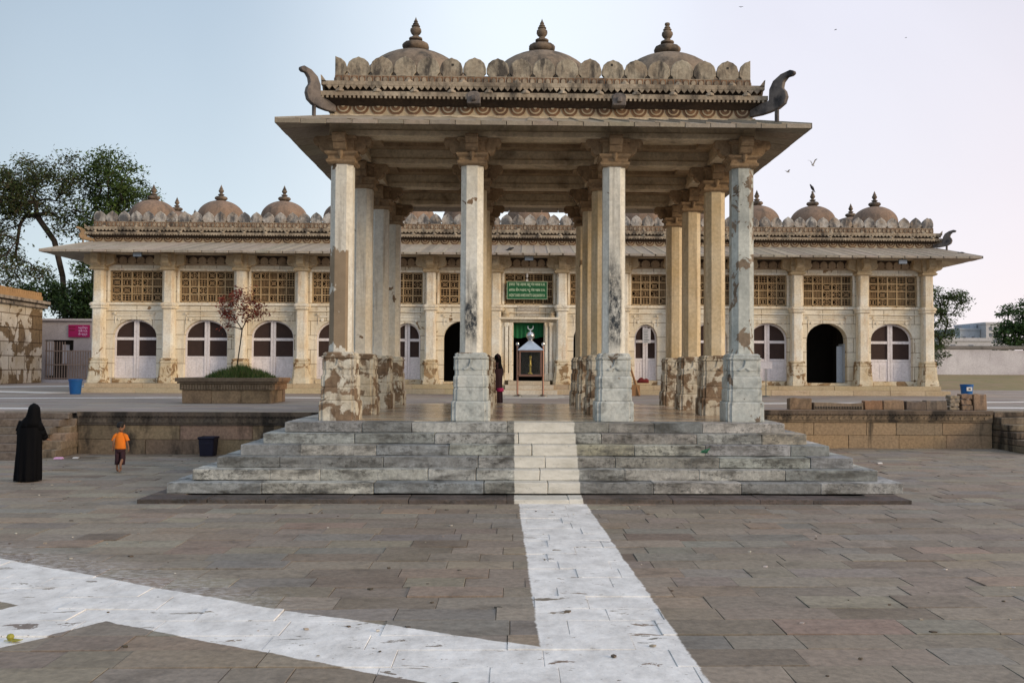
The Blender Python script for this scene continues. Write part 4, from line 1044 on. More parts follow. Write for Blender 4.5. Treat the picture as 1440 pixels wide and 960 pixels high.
# ------------------------------------------------------------------ trees
def tree(name, label, base, trunk, blobs, nclump, nleaf, lsize, cr, cols, seed, r0=.03, group=None, gap=.0, droop=0., bark='bark', mid=None, cat='tree', flat=.5, far=1):
    rr = random.Random(seed)
    if far != 1:
        F = lambda p: (CAMP[0] + (p[0] - CAMP[0]) * far, CAMP[1] + (p[1] - CAMP[1]) * far, CAMP[2] + (p[2] - CAMP[2]) * far)
        trunk = [F(p) for p in trunk]; trunk[0] = (trunk[0][0], trunk[0][1], TZ - .1); base = trunk[0]
        blobs = [(*F(b[:3]), b[3] * far, b[4] * far, b[5] * far) for b in blobs]; cr *= far; lsize *= far; r0 *= far
    e = tag(empty(name, base), label, cat, group)
    nodes = [(Vector(p), (i - 1)) for i, p in enumerate(trunk)]
    pts = []
    tot = sum(b[3] * b[4] * b[5] for b in blobs)
    for b in blobs:
        k = int(nclump * b[3] * b[4] * b[5] / tot)
        for _ in range(k):
            while True:
                u = Vector((rr.gauss(0, 1), rr.gauss(0, 1), rr.gauss(0, 1))).normalized() * (rr.random() ** .38)
                if u.length <= 1: break
            pts.append(Vector((b[0] + u.x * b[3], b[1] + u.y * b[4], b[2] + u.z * b[5])))
    top = Vector(trunk[-1])
    pts.sort(key=lambda p: (p - top).length)
    ends = []
    for p in pts:
        bi, bd = 0, 1e9
        for i, (q, _) in enumerate(nodes):
            d = (q - p).length + .25 * (q - top).length
            if i < len(trunk) - 2: d += 1.5
            if d < bd: bi, bd = i, d
        q = nodes[bi][0]; d = (p - q).length
        last = bi
        ns = max(1, int(d / .7))
        for s in range(1, ns):
            t = s / ns; mp = q.lerp(p, t) + Vector((rr.gauss(0, .06), rr.gauss(0, .06), rr.gauss(0, .05) + .10 * d * sin(pi * t) * (1 - droop)))
            nodes.append((mp, last)); last = len(nodes) - 1
        nodes.append((p, last)); ends.append(len(nodes) - 1)
    cnt = [0] * len(nodes)
    for i in range(len(nodes) - 1, -1, -1):
        cnt[i] = max(cnt[i], 0) + (1 if i in set() else 0)
    for i in ends: cnt[i] += 1
    for i in range(len(nodes) - 1, 0, -1): cnt[nodes[i][1]] += cnt[i]
    mb = MB()
    for i in range(1, len(nodes)):
        p = nodes[i][1]
        if p < 0: continue
        ra = r0 * max(cnt[i], 1) ** .46
        rp = r0 * max(cnt[p], 1) ** .46 if p < len(trunk) else min(r0 * max(cnt[p], 1) ** .46, ra * 1.4)
        if i < len(trunk): rp *= 1 + .5 * (1 if i == 1 else 0)
        mb.tube(nodes[p][0], nodes[i][0], rp, ra, 6)
    mb.build('trunk', M[bark], e, smooth=True)
    mb = MB()
    for i in ends:
        c = nodes[i][0]; br = rr.uniform(.75, 1.25)
        k = int(nleaf * rr.uniform(.4, 1.5)); cr_ = cr * rr.uniform(.7, 1.25)
        ax = Vector((rr.uniform(-1, 1), rr.uniform(-1, 1), rr.uniform(-.3, .3)))
        for _ in range(k):
            o = Vector((max(-1, min(1, rr.gauss(0, .5))), max(-1, min(1, rr.gauss(0, .5))), max(-1, min(1, rr.gauss(0, .5 * flat))))) * cr_
            if o.length > cr_ * 1.15: continue
            p = c + o; s = lsize * rr.uniform(.6, 1.3)
            nrm = Vector((rr.gauss(0, .8), rr.gauss(0, .8), 1)).normalized(); a = nrm.orthogonal().normalized(); a = Quaternion(nrm, rr.uniform(0, 6.28)) @ a; b = nrm.cross(a)
            cc = rr.choice(cols); kk = br * rr.uniform(.75, 1.25)
            mb.add([tuple(p - a * s), tuple(p + b * s * .38), tuple(p + a * s), tuple(p - b * s * .38)], [(0, 1, 2, 3)], tuple(x * kk for x in cc))
    mb.build('crown', M['leaf'], e)
    return e
GL = [(.07, .10, .035), (.085, .115, .04), (.05, .07, .03), (.10, .12, .05), (.10, .085, .05)]
# big trees behind left end of the tomb (depth Y about 34)
tree('tree', 'tall spreading tree with a leaning dark trunk and open crown at the left edge', (-25.6, 36, TZ),
     [(-25.6, 36, TZ), (-25.6, 36, 4.6), (-25.8, 36, 7.2), (-26.3, 36, 9.2), (-27.3, 36, 10.6)],
     [(-27.9, 36, 12.2, 2.0, 2.0, 1.8), (-25.5, 36, 12.6, 1.5, 1.6, 1.5), (-30.2, 36, 11.2, 2.3, 2.2, 2.2), (-25.3, 36, 10.3, 1.5, 1.5, 1.1), (-29.9, 36, 8.0, 1.9, 2, 1.9), (-27.4, 36, 7.0, 1.2, 1.4, .7)],
     380, 66, .11, .74, GL, 3, .0105, 'big trees behind the tomb', far=1.36, flat=.7)
tree('tree', 'tall rounded tree just left of the first far dome, greener than its neighbour', (-24.7, 37, TZ),
     [(-24.7, 37, TZ), (-24.7, 37, 5.0), (-24.4, 37, 8.0), (-24.0, 37, 9.6)],
     [(-23.5, 37, 12.9, 1.8, 1.8, 1.9), (-22.4, 37, 11.3, 1.5, 1.6, 1.6), (-24.2, 37, 10.6, 1.5, 1.5, 1.2), (-24.6, 37, 8.0, 1.1, 1.2, .8), (-23.2, 37, 8.6, .9, 1.2, .6)],
     215, 52, .12, .6, [(.065, .11, .03), (.085, .135, .035), (.055, .08, .028), (.10, .15, .04)], 8, .014, 'big trees behind the tomb', far=1.33, flat=.7)
tree('bush', 'dense dark green bushy tree below the big trees behind the pink plastered house', (-30, 50, TZ),
     [(-30, 50, TZ), (-30, 50, 3.2), (-30, 50, 4.2)],
     [(-30.5, 50, 6.2, 2.3, 2, 1.9), (-28.9, 50, 5.9, 1.9, 2, 1.8), (-33.5, 50, 7.2, 1.9, 1.8, .9)], 210, 80, .17, .7, [(.03, .06, .018), (.045, .08, .022), (.022, .04, .014)], 5, .02, flat=.8, cat='bush')
tree('tree', 'small feathery green tree just past the right end of the tomb', (23.2, 36, TZ),
     [(23.2, 36, TZ), (23.3, 36, 2.6), (23.5, 36, 3.6)],
     [(23.9, 36, 4.6, 1.0, 1.2, 1.3), (24.9, 36, 6.0, 1.1, 1.2, .8), (23.6, 36, 3.3, .9, 1.2, .9), (23.3, 36, 6.2, 1.0, 1.2, .9)], 150, 60, .085, .42, [(.07, .11, .045), (.09, .13, .05), (.055, .085, .035)], 12, .010)
tree('tree', 'rounded green tree at the right edge rising above the boundary wall', (43.4, 62, 1.8),
     [(43.4, 62, 1.8), (43.4, 62, 4), (43.5, 62, 5.2)],
     [(43.6, 62, 6.2, 2.4, 2.6, 2.0), (46.4, 62, 7.0, 2.6, 3, 2.2), (41.9, 62, 5.0, 1.3, 1.8, 1.4)], 260, 60, .16, .7, [(.06, .11, .035), (.08, .14, .045), (.045, .08, .028)], 21, .022)
tree('small_tree', 'thin tree with sparse dark red leaves growing from the stone planter', (-9.0, 11.7, TZ + .6),
     [(-9.02, 11.7, TZ + .62), (-9.06, 11.7, 2.3), (-8.98, 11.7, 2.9), (-8.93, 11.7, 3.35)],
     [(-9.3, 11.7, 3.95, .55, .4, .40), (-9.0, 11.7, 4.35, .50, .4, .42), (-8.6, 11.7, 3.75, .45, .35, .30), (-8.35, 11.7, 4.0, .30, .3, .32), (-9.55, 11.7, 3.55, .35, .3, .25)],
     62, 26, .058, .17, [(.30, .05, .03), (.36, .08, .04), (.20, .035, .025), (.32, .14, .07)], 31, .0032, flat=1.1, bark='bark')

# ------------------------------------------------------------------ buildings left
lb = tag(empty('stone_house', (-27, 42, TZ)), 'patchy limewashed masonry building with ochre battlements at the left edge', 'building')
def quadwall(mb, a, b, th, z0, z1, col=(1, 1, 1)):
    a = Vector((*a, 0)); b = Vector((*b, 0)); d = (b - a).normalized(); nn = Vector((-d.y, d.x, 0)) * th
    q = [a, b, b + nn, a + nn]; mb.loft([[(p.x, p.y, z0) for p in q], [(p.x, p.y, z1) for p in q]], col)

A2, A1 = (-30.85, 44.2), (-30.0, 31.0)
mb = MB(); quadwall(mb, A1, A2, 7.0, TZ - .1, 5.85); mb.build('wall', M['stone_house'], lb)
mb = MB(); quadwall(mb, (A1[0] + .25, A1[1] - .2), (A2[0] + .22, A2[1] + .25), 7.3, 5.852, 6.02); quadwall(mb, (A1[0] + .10, A1[1] - .1), (A2[0] + .08, A2[1] + .12), 7.1, 6.022, 6.12); quadwall(mb, (A1[0] + .38, A1[1] - .2), (A2[0] + .34, A2[1] + .35), 7.5, 6.122, 6.30)
mb.build('cornice', M['roofst'], lb)
mb = MB(); d = Vector((A2[0] - A1[0], A2[1] - A1[1])); L = d.length; d /= L; nb = int(L / .32)
quadwall(mb, A1, A2, .3, 6.302, 6.62)
for q in range(nb):
    a = (A1[0] + d.x * q * .32 - .02, A1[1] + d.y * q * .32); b = (a[0] + d.x * .27, a[1] + d.y * .27)
    quadwall(mb, a, b, .2, 6.622, 6.86 + R.uniform(-.02, .02))
mb.build('parapet', M['merl_och'], lb)
ph = tag(empty('plastered_house', (-30.5, 47, TZ)), 'low pinkish grey plastered house with a doorway left of the tomb', 'building')
mb = MB(); mb.box(-34, -32.0, 47, 51, TZ - .1, 5.2); mb.box(-30.1, -27.5, 47, 51, TZ - .1, 5.2); mb.box(-31.998, -30.102, 47, 51, 3.9, 5.2); mb.build('wall', M['pinkwall'], ph)
mb = MB(); mb.box(-34.1, -27.4, 46.8, 51.1, 5.202, 5.34); mb.build('roof', M['pinkwall'], ph)
mb = MB(); mb.box(-31.998, -30.102, 47.5, 47.6, TZ, 3.9); mb.build('doorway', M['dark'], ph)
mb = MB(); mb.box(-31.95, -31.5, 47.1, 47.16, 1.5, 3.85); mb.box(-31.0, -30.5, 47.3, 47.34, 2.3, 3.6); mb.build('door', M['greywall'], ph)
gt = tag(empty('gate', (-29.3, 45.5, TZ)), 'rusty barred gate and fence in front of the plastered house', 'gate')
mb = MB(); x = -31.2
while x < -28.0: mb.box(x, x + .05, 45.5, 45.54, 1.25, 3.75 if x < -30 else 3.2); x += .17
for z in (1.3, 2.2, 3.1): mb.box(-31.25, -27.9, 45.46, 45.498, z, z + .07)
mb.build('bars', M['grille'], gt)
mb = MB(); mb.box(-29.95, -27.6, 45.8, 45.85, 1.2, 3.15); mb.build('sheet_panel', M['pinkwall'], gt)
mb = MB(); mb.box(-31.3, -27.5, 45.0, 45.9, TZ, 1.25); mb.build('kerb', M['greywall'], gt)

def text_mesh(name, body, size, mat, parent, loc, rot=(pi / 2, 0, 0), ext=.004, width=None):
    cu = bpy.data.curves.new(name, 'FONT'); cu.body = body; cu.size = size; cu.align_x = 'CENTER'; cu.align_y = 'CENTER'; cu.extrude = ext; cu.resolution_u = 2; cu.offset = size * .02
    ob = bpy.data.objects.new(name, cu); COL.objects.link(ob)
    bpy.context.view_layer.update()
    dg = bpy.context.evaluated_depsgraph_get(); me = bpy.data.meshes.new_from_object(ob.evaluated_get(dg))
    bpy.data.objects.remove(ob)
    if width:
        xs = [v.co.x for v in me.vertices]
        if xs:
            k = width / max(1e-4, max(xs) - min(xs))
            for v in me.vertices: v.co.x *= k
    me.materials.clear(); me.materials.append(mat)
    o = bpy.data.objects.new(name, me); COL.objects.link(o); o.rotation_euler = rot; o.parent = parent; o.location = Vector(loc) - WP[parent.name]
    return o
sg = tag(empty('sign_board', (.03, 22.80, 5.15)), 'green board with three lines of pale writing hung on the screen above the central doorway', 'sign')
mb = MB(); mb.box(-.68, 1.03, 22.80, 22.83, 5.16, 5.90); mb.build('board', M['green'], sg, bevel=.004)
mb = MB(); mb.box(-.70, 1.05, 22.79, 22.798, 5.90, 5.915); mb.box(-.70, 1.05, 22.79, 22.798, 5.145, 5.16); mb.box(-.70, -.682, 22.79, 22.798, 5.16, 5.9); mb.box(1.032, 1.05, 22.79, 22.798, 5.16, 5.9); mb.build('frame', M['letter'], sg)
for r, tx in enumerate(("\u0939\u091c\u0930\u0924 \u0936\u0947\u0916 \u0905\u0939\u092e\u0926 \u0916\u091f\u0941 \u0917\u0902\u091c \u092c\u0915\u0938 \u0930.\u0905.", "\u0ab9\u0a9c\u0ab0\u0aa4 \u0ab6\u0ac7\u0a96 \u0a85\u0ab9\u0aae\u0aa6 \u0a96\u0a9f\u0ac1 \u0a97\u0a82\u0a9c \u0aac\u0a95\u0ab8 \u0ab0.\u0a85.", "HAZRAT SHAIKH AHMED KHATTU GANJ BAKHSH R.A.")):
    text_mesh('lettering', tx, .17, M['letter'], sg, (.175, 22.795, 5.78 - .235 * r), width=1.56)
wl_ = tag(empty('wall_lamp', (.17, 22.8, 5.95)), 'tiny white lamp standing on top of the green board', 'lamp')
mb = MB(); mb.box(.12, .22, 22.72, 22.79, 5.918, 5.99); mb.lathe([(.03, 0), (.05, .05), (.05, .14), (.02, .17)], (.17, 22.74, 6.08), 10); mb.tube((.17, 22.76, 5.98), (.17, 22.76, 6.1), .012, .012); mb.build('lamp_body', M['litter'], wl_)
ms = tag(empty('sign_board', (-29.6, 46.9, 4.4)), 'magenta board with pink writing on the plastered house', 'sign')
mb = MB(); mb.box(-30.42, -29.0, 46.90, 46.95, 4.10, 4.93); mb.build('board', M['magenta'], ms)
for r, tx in enumerate(("\u0a86\u0ab0\u0acb\u0a97\u0acd\u0aaf", "\u0ab8\u0ac7\u0ab5\u0abe", "\u0a95\u0ac7\u0aa8\u0acd\u0aa6\u0acd\u0ab0")):
    text_mesh('lettering', tx, .2, M['letter_p'], ms, (-29.45, 46.89, 4.73 - .21 * r), width=.62)
mb = MB(); mb.box(-30.35, -29.98, 46.885, 46.899, 4.55, 4.60); mb.box(-30.38, -29.95, 46.885, 46.899, 4.75, 4.80); mb.build('stripe', M['redcloth'], ms)

# boundary wall, far buildings right
bw = tag(empty('boundary_wall', (30, 50, 1.8)), 'long whitewashed boundary wall beyond the dry grass at the right', 'wall')
mb = MB(); x = 19.0
while x < 60:
    L = R.uniform(3.5, 6); mb.box(x, x + L - .002, 50, 50.5, .9, 3.60 + R.uniform(-.04, .04)); x += L
mb.build('wall', M['greywall'], bw)
mb = MB(); mb.box(19, 60, 49.9, 50.6, 3.66, 3.92); mb.build('coping', M['stone_cop'], bw, bevel=.04)
def block_house(label, x0, x1, y0, y1, z, mat, wins, extra=()):
    e = tag(empty('apartment_block', ((x0 + x1) / 2, y0, 0)), label, 'building')
    mb = MB(); mb.box(x0, x1, y0, y1, -.5, z); w_ = mb.build('wall', mat, e)
    mb = MB(); mb.box(x0 - .15, x1 + .15, y0 - .15, y1 + .15, z + .002, z + .35)
    for b in extra: mb.box(*b)
    mb.build('roof', mat, e)
    for (wx, wz, ww, wh) in wins:
        mb = MB(); mb.box(wx, wx + ww, y0 - .06, y0 - .003, wz, wz + wh); mb.build('window', M['window'], e)
block_house('pale blue grey apartment block far behind the boundary wall', 79.3, 82.9, 150, 160, 9.2, M['bluehouse'], [(79.8, 7.4, .5, .7), (81.4, 7.4, .5, .7)], [(81.6, 82.8, 151, 154, 9.56, 10.2)])
block_house('taller pale apartment block with windows far behind the boundary wall', 83.0, 87.2, 148, 160, 10.2, M['palehouse'], [(83.6 + .85 * a, 6.9 + 1.1 * b, .45, .6) for a in range(4) for b in range(3)])
block_house('low flat roofed building just above the boundary wall', 46.5, 52, 85, 92, 5.3, M['palehouse'], [(47.5, 4.4, .5, .5), (49.5, 4.4, .5, .5)], [(47.6, 48.5, 86, 87, 5.66, 6.1)])

# ------------------------------------------------------------------ small things
def bin_(x, y, z, h, r, mat, label, lab2=False):
    e = tag(empty('waste_bin', (x, y, z)), label, 'bin')
    mb = MB(); n_ = 20
    mb.lathe([(r * .78, 0), (r * .8, .01), (r * .98, h * .86), (r * 1.0, h * .88), (r * 1.08, h * .89), (r * 1.08, h * .93), (r, h * .94), (r * 1.02, h * .97), (r * 1.07, h * .98), (r * 1.07, h), (r * .98, h), (r * .93, h * .9), (r * .74, .05)], (x, y, z), 24)
    b = mb.build('body', mat, e, smooth=True, auto=35)
    if lab2:
        mb = MB(); mb.prism([(x - .12, z + h * .52), (x + .10, z + h * .52), (x + .10, z + h * .80), (x - .12, z + h * .80)], 'y', y - r * 1.04, y - r * .9); l_ = mb.build('sticker', M['litter'], e)
        mb = MB(); mb.box(x - .05, x + .04, y - r * 1.055, y - r * 1.045, z + h * .6, z + h * .70); mb.build('emblem', M['navy'], l_)
    return e
bin_(-17.7, 19.8, TZ + .003, .60, .25, M['blue'], 'blue plastic bin on the terrace by the left corner of the tomb')
bin_(17.9, 19.7, TZ + .003, .54, .25, M['blue'], 'blue plastic bin with white sticker on the terrace by the right corner of the tomb', True)
e = tag(empty('waste_bin', (-7.9, 5.3, 0)), 'dark navy rectangular bin against the stained wall left of the steps', 'bin')
mb = MB(); mb.loft([[(-7.9 + a * .16, 5.22 + b * .16, 0) for a, b in SQ], [(-7.9 + a * .185, 5.22 + b * .2, .42) for a, b in SQ], [(-7.9 + a * .205, 5.22 + b * .22, .425) for a, b in SQ], [(-7.9 + a * .205, 5.22 + b * .22, .47) for a, b in SQ], [(-7.9 + a * .18, 5.22 + b * .19, .47) for a, b in SQ], [(-7.9 + a * .15, 5.22 + b * .13, .1) for a, b in SQ]])
mb.build('body', M['navy'], e, bevel=.012)
mb = MB(); mb.box(-8.07, -7.73, 5.01, 5.015, .3, .34); mb.build('rib', M['navy'], e)

# offering box on two posts
ox = .255; oy = 18.9
e = tag(empty('offering_box', (ox, oy, TZ)), 'glazed offering box with pyramid roof and metal ball between two posts before the doorway', 'offering box')
for s in (-1, 1):
    x = ox + s * .50
    mb = MB(); mb.lathe([(.17, .004), (.17, .02), (.09, .05), (.05, .09), (.038, .1), (.038, 1.98)], (x, oy, TZ), 16); po = mb.build('post', M['copper'], e, smooth=True, auto=40)
    mb = MB(); mb.lathe([(.20, .003), (.2, .02), (.13, .06), (.055, .1)], (x, oy, TZ), 16); mb.lathe([(.02, 1.97), (.06, 2.0), (.075, 2.05), (.06, 2.1), (.01, 2.13)], (x, oy, TZ), 14); mb.build('steel_cap', M['steel'], po, smooth=True, auto=40)
mb = MB()
for s in (-1, 1):
    for t in (-1, 1): mb.box(ox + s * .41 - .025, ox + s * .41 + .025, oy + t * .36 - .025, oy + t * .36 + .025, 1.93, 2.80)
mb.box(ox - .44, ox + .44, oy - .39, oy + .39, 1.85, 1.93); mb.box(ox - .45, ox + .45, oy - .4, oy + .4, 2.80, 2.86)
mb.build('frame', M['copper'], e, bevel=.005)
mb = MB(); mb.box(ox - .384, ox + .384, oy - .37, oy - .36, 1.935, 2.795); mb.box(ox - .384, ox + .384, oy + .36, oy + .37, 1.935, 2.795); mb.box(ox - .42, ox - .41, oy - .33, oy + .33, 1.935, 2.795); mb.box(ox + .41, ox + .42, oy - .33, oy + .33, 1.935, 2.795)
gl = NT('clear_glass'); gl.b.inputs['Transmission Weight'].default_value = 1; gl.b.inputs['IOR'].default_value = 1.15; gl.done((.8, .85, .82), .02, 0, .3)
mb.build('glass', gl.m, e)
mb = MB(); mb.lathe([(.09, 0), (.1, .04), (.04, .08), (.035, .3), (.06, .34), (.035, .38), (.03, .6), (.055, .66), (.03, .75)], (ox, oy, 1.935), 12); mb.build('brass_stand', M['brass'], e, smooth=True)
mb = MB(); mb.box(ox - .38, ox + .38, oy + .30, oy + .34, 1.94, 2.79); mb.build('back_panel', M['dark'], e)
mb = MB(); mb.loft([[(ox + a * .50, oy + b * .46, 2.865) for a, b in SQ], [(ox + a * .50, oy + b * .46, 2.88) for a, b in SQ], [(ox + a * .06, oy + b * .06, 3.25) for a, b in SQ]]); mb.build('roof', M['tinroof'], e)
mb = MB(); mb.lathe([(.06, 3.24), (.10, 3.27), (.07, 3.3)] + [(.165 * sin(a * pi / 10), 3.44 - .165 * cos(a * pi / 10)) for a in range(1, 10)] + [(.03, 3.61), (.02, 3.66)], (ox, oy, 0), 20); fi = mb.build('ball', M['steel'], e, smooth=True)
mb = MB(); ps = [(ox + .12 * cos(t), 3.77 + .12 * sin(t)) for t in [radians(-200 + 22 * k) for k in range(11)]]; ps2 = [(ox + .09 * cos(t), 3.80 + .10 * sin(t)) for t in [radians(-200 + 22 * k) for k in range(10, -1, -1)]]
mb.prism(ps + ps2, 'y', oy - .015, oy + .015); mb.build('crescent', M['steel'], fi)

def lamp(x, z, label):
    e = tag(empty('flood_light', (x, 21.9, z)), label, 'lamp', 'flood lights under the tomb eave')
    mb = MB(); mb.loft([[(x + a * .20, 21.82, z + b * .10 - .04) for a, b in SQ], [(x + a * .14, 21.98, z + b * .07) for a, b in SQ]]); mb.build('housing', M['lamp'], e, bevel=.01)
    mb = MB(); mb.box(x - .17, x + .17, 21.80, 21.815, z - .12, z + .04); mb.build('lens', M['tinroof'], e)
    mb = MB(); mb.box(x - .015, x + .015, 21.86, 21.89, z + .07, z + .2); mb.build('bracket', M['lamp'], e)
lamp(-16.15, 6.88, 'flood light under the eave above the leftmost carved screen')
lamp(.23, 6.84, 'flood light under the eave above the green board')
lamp(16.2, 6.82, 'flood light under the eave above the rightmost carved screen')
e = tag(empty('notice_stand', (9.82, 20, TZ)), 'small grey notice plate on a thin pole near the right column', 'sign')
mb = MB(); mb.box(9.56, 10.07, 19.97, 19.99, 2.20, 2.48); mb.build('plate', M['greywall'], e)
mb = MB(); mb.tube((9.82, 20, TZ), (9.82, 20, 2.45), .018, .018, 8); mb.lathe([(.16, 0.003), (.15, .03), (.02, .05)], (9.82, 20, TZ), 12); mb.build('pole', M['lamp'], e)
e = tag(empty('notice_plate', (5.38, 22.9, 3.25)), 'pale notice sheet hanging on the narrow arched door right of the doorway', 'sign')
mb = MB(); mb.box(5.20, 5.55, 22.88, 22.895, 3.27, 3.92); mb.build('sheet', M['palehouse'], e, bevel=.01)
mb = MB(); [mb.box(5.25, 5.50 - R.uniform(0, .08), 22.874, 22.8795, 3.82 - .07 * k, 3.845 - .07 * k) for k in range(8)]; mb.build('lettering', M['lamp'], e)
mb = MB(); mb.tube((4.30, 20.6, 2.5), (4.72, 20.3, TZ + .02), .045, .05, 6); mb.box(4.4, 4.75, 20.34, 20.42, TZ, TZ + .45)
tag(mb.build('wooden_plank', M['wood'], bevel=.005), 'old wooden pole leaning on a short board behind the third front column', 'plank')
mb = MB(); rr_ = []
for k in range(6):
    a = k / 5; rr_.append([(4.92 + .5 * a + .0, 22.55 + .10 * sin(q * pi / 4) * (1.1 - abs(a - .5)), 1.555 + (.08 + .06 * sin(pi * a)) * (1 + cos(q * pi / 4)) * (.6 + .4 * sin(k * 2.1) ** 2)) for q in range(8)])
mb.loft(rr_); tag(mb.build('cloth_bundle', M['redcloth'], smooth=True), 'dark red cloth bundle lying at the foot of the narrow arched door', 'cloth')

# birds
def bird_fly(x, y, z, span, label, mat, yaw=0, up=.35):
    e = tag(empty('bird', (x, y, z)), label, 'bird', 'birds flying over the pavilion')
    mb = MB(); s = span
    rings = []
    for t, r in ((-.30, .01), (-.2, .045), (0, .075), (.15, .06), (.22, .045), (.30, .04), (.36, .008)):
        rings.append([(x + cos(yaw) * t * s + -sin(yaw) * r * s * cos(a), y + sin(yaw) * t * s + cos(yaw) * r * s * cos(a), z + r * s * sin(a)) for a in [q * pi / 3 for q in range(6)]])
    mb.loft(rings); b = mb.build('body', mat, e, smooth=True)
    for sd_ in (-1, 1):
        mb = MB(); P_ = []
        for (u, c0, c1, h) in ((0, -.10, .14, 0.01), (.25, -.10, .15, up * .7), (.5, -.14, .02, up * .9 - .05)):
            for cc in (c0, c1):
                P_.append((x + cos(yaw) * cc * s - sin(yaw) * sd_ * u * s, y + sin(yaw) * cc * s + cos(yaw) * sd_ * u * s, z + h * s))
        mb.add(P_ + [(p[0], p[1], p[2] - .012 * s) for p in P_], [(0, 2, 3, 1), (2, 4, 5, 3), (7, 9, 8, 6), (9, 11, 10, 8), (0, 1, 7, 6), (4, 10, 11, 5), (0, 6, 8, 2), (2, 8, 10, 4), (1, 3, 9, 7), (3, 5, 11, 9)]); mb.build('wing', mat, b)
bird_fly(7.83, 10, 8.13, .22, 'pale bird gliding just right of the pavilion eave, the lower of two', M['palebird'], .4, .3)
bird_fly(8.75, 10.5, 8.45, .30, 'pale bird with raised wings right of the pavilion eave, the higher of two', M['palebird'], .8, .7)
bird_fly(7.38, 14, 14.67, .15, 'tiny dark bird high above the right dome of the pavilion', M['bird'], 1.5, .1)
bird_fly(12.72, 20, 16.08, .15, 'tiny dark bird high in the sky near the top right', M['bird'], .2, .1)
bird_fly(17.3, 24, 17.2, .13, 'faint bird in the upper right corner of the sky', M['bird'], .2, .1)
def bird_sit(x, y, z, s, label, yaw=0, pitch=.9, cat='bird'):
    mb = MB(); rings = []
    dx, dy = cos(yaw), sin(yaw)
    for t, r in ((-.55, .02), (-.35, .06), (-.15, .13), (.05, .17), (.22, .14), (.32, .09), (.40, .095), (.47, .07), (.52, .02), (.58, .004)):
        px_, pz_ = t * cos(pitch), t * sin(pitch)
        rings.append([(x + dx * (px_ - r * sin(pitch) * sin(a)) * s - dy * r * cos(a) * s, y + dy * px_ * s + dx * r * cos(a) * s, z + (.28 + pz_ + r * cos(pitch) * sin(a)) * s) for a in [q * pi / 4 for q in range(8)]])
    mb.loft(rings); mb.tube((x, y, z - .02), (x, y, z + .2 * s), .02 * s, .02 * s, 5)
    tag(mb.build('bird', M['bird'], smooth=True), label, cat)
bird_sit(13.3, 24.9, 10.36, .42, 'dark bird perched on the finial of the second dome from the right', pi, 1.0)
bird_sit(-.58, 21.55, 7.06, .36, 'grey pigeon standing on the tomb eave above the doorway', 0, .35)
bird_sit(18.75, 21.7, 6.98, .5, 'dark bird resting on the right tip of the tomb eave', pi, .2)

# litter
def scrap(name, x, y, s, mat, label, z=0, cat='litter'):
    mb = MB(); mb.loft([[(x + a * s * R.uniform(.7, 1.1), y + b * s * .7, z + .005) for a, b in SQ], [(x + a * s * .8, y + b * s * .5, z + .014 + s * .2 + R.uniform(0, .01)) for a, b in SQ]])
    tag(mb.build(name, mat), label, cat)
scrap('paper_scrap', 8.09, 3.56, .07, M['litter'], 'white paper scrap on the paving in front of the brown wall')
scrap('paper_scrap', -11.1, 4.3, .10, M['letter_p'], 'pink and white paper scrap at the foot of the left stairs')
scrap('paper_scrap', -10.75, 4.45, .07, M['litter'], 'small white scrap beside the pink one at the left stairs')
scrap('stick', 9.9, -2.1, .06, M['bark'], 'short dark stick lying on the paving at the right', cat='twig')
mb = MB(); mb.lathe([(.0, 0.003), (.02, .01), (.03, .03), (.022, .05), (0, .058)], (-4.45, -10.75, 0.004), 10)
for k in range(3): mb.prism([(-4.45 + .05 * cos(k * 2), -10.75 + .05 * sin(k * 2)), (-4.41 + .02 * k, -10.80), (-4.36, -10.73 - .02 * k)], 'z', .006 + k * .003, .012 + k * .003)
M['ylw'] = plain('yellow_green_leaf', (.30, .28, .04), .6); tag(mb.build('fallen_leaf', M['ylw']), 'crumpled yellow green leaf on the white painted strip', 'leaf')
M['grn'] = plain('wet_green_leaf', (.02, .16, .07), .4)
mb = MB()
for k in range(7): a = k * .9; mb.add([(2.93 + .03 * k * cos(a) * .6, -1.60, .69 + .01), (2.97 + .02 * cos(a), -1.66 - .01 * k, .70 + .01 * (k % 3)), (3.03 - .02 * k, -1.58, .72), (2.9 + .03 * k, -1.55, .74 + .008 * k)], [(0, 1, 2, 3)])
tag(mb.build('fallen_leaf', M['grn']), 'small bright green leaf cluster on the marble steps', 'leaf')

mb = MB()
for q in range(420):
    x = R.uniform(-12, 13); y = R.uniform(-12.5, 4.5)
    if on_plat(x, y) and y > -3.3: continue
    s_ = R.uniform(.006, .022) * (1 if R.random() < .85 else 1.25); a = R.uniform(0, 6.28)
    cc = R.choice([(.55, .52, .48), (.10, .07, .05), (.06, .05, .04), (.40, .35, .28), (.08, .06, .04)])
    mb.loft([[(x + s_ * cos(a + k * 1.57) * (1.6 if k % 2 else .8), y + s_ * sin(a + k * 1.57), z) for k in range(4)] for z in (0, .006 + s_ * .3)], jc(cc, .2))
M['grit'] = stone('grit', None, (.2, .18, .15), 2, damt=0, attr=True, rnd=False)
tag(mb.build('grit', M['grit']), 'scattered crumbs of plaster, dry leaf bits and grit on the paving', 'litter', kind='stuff')

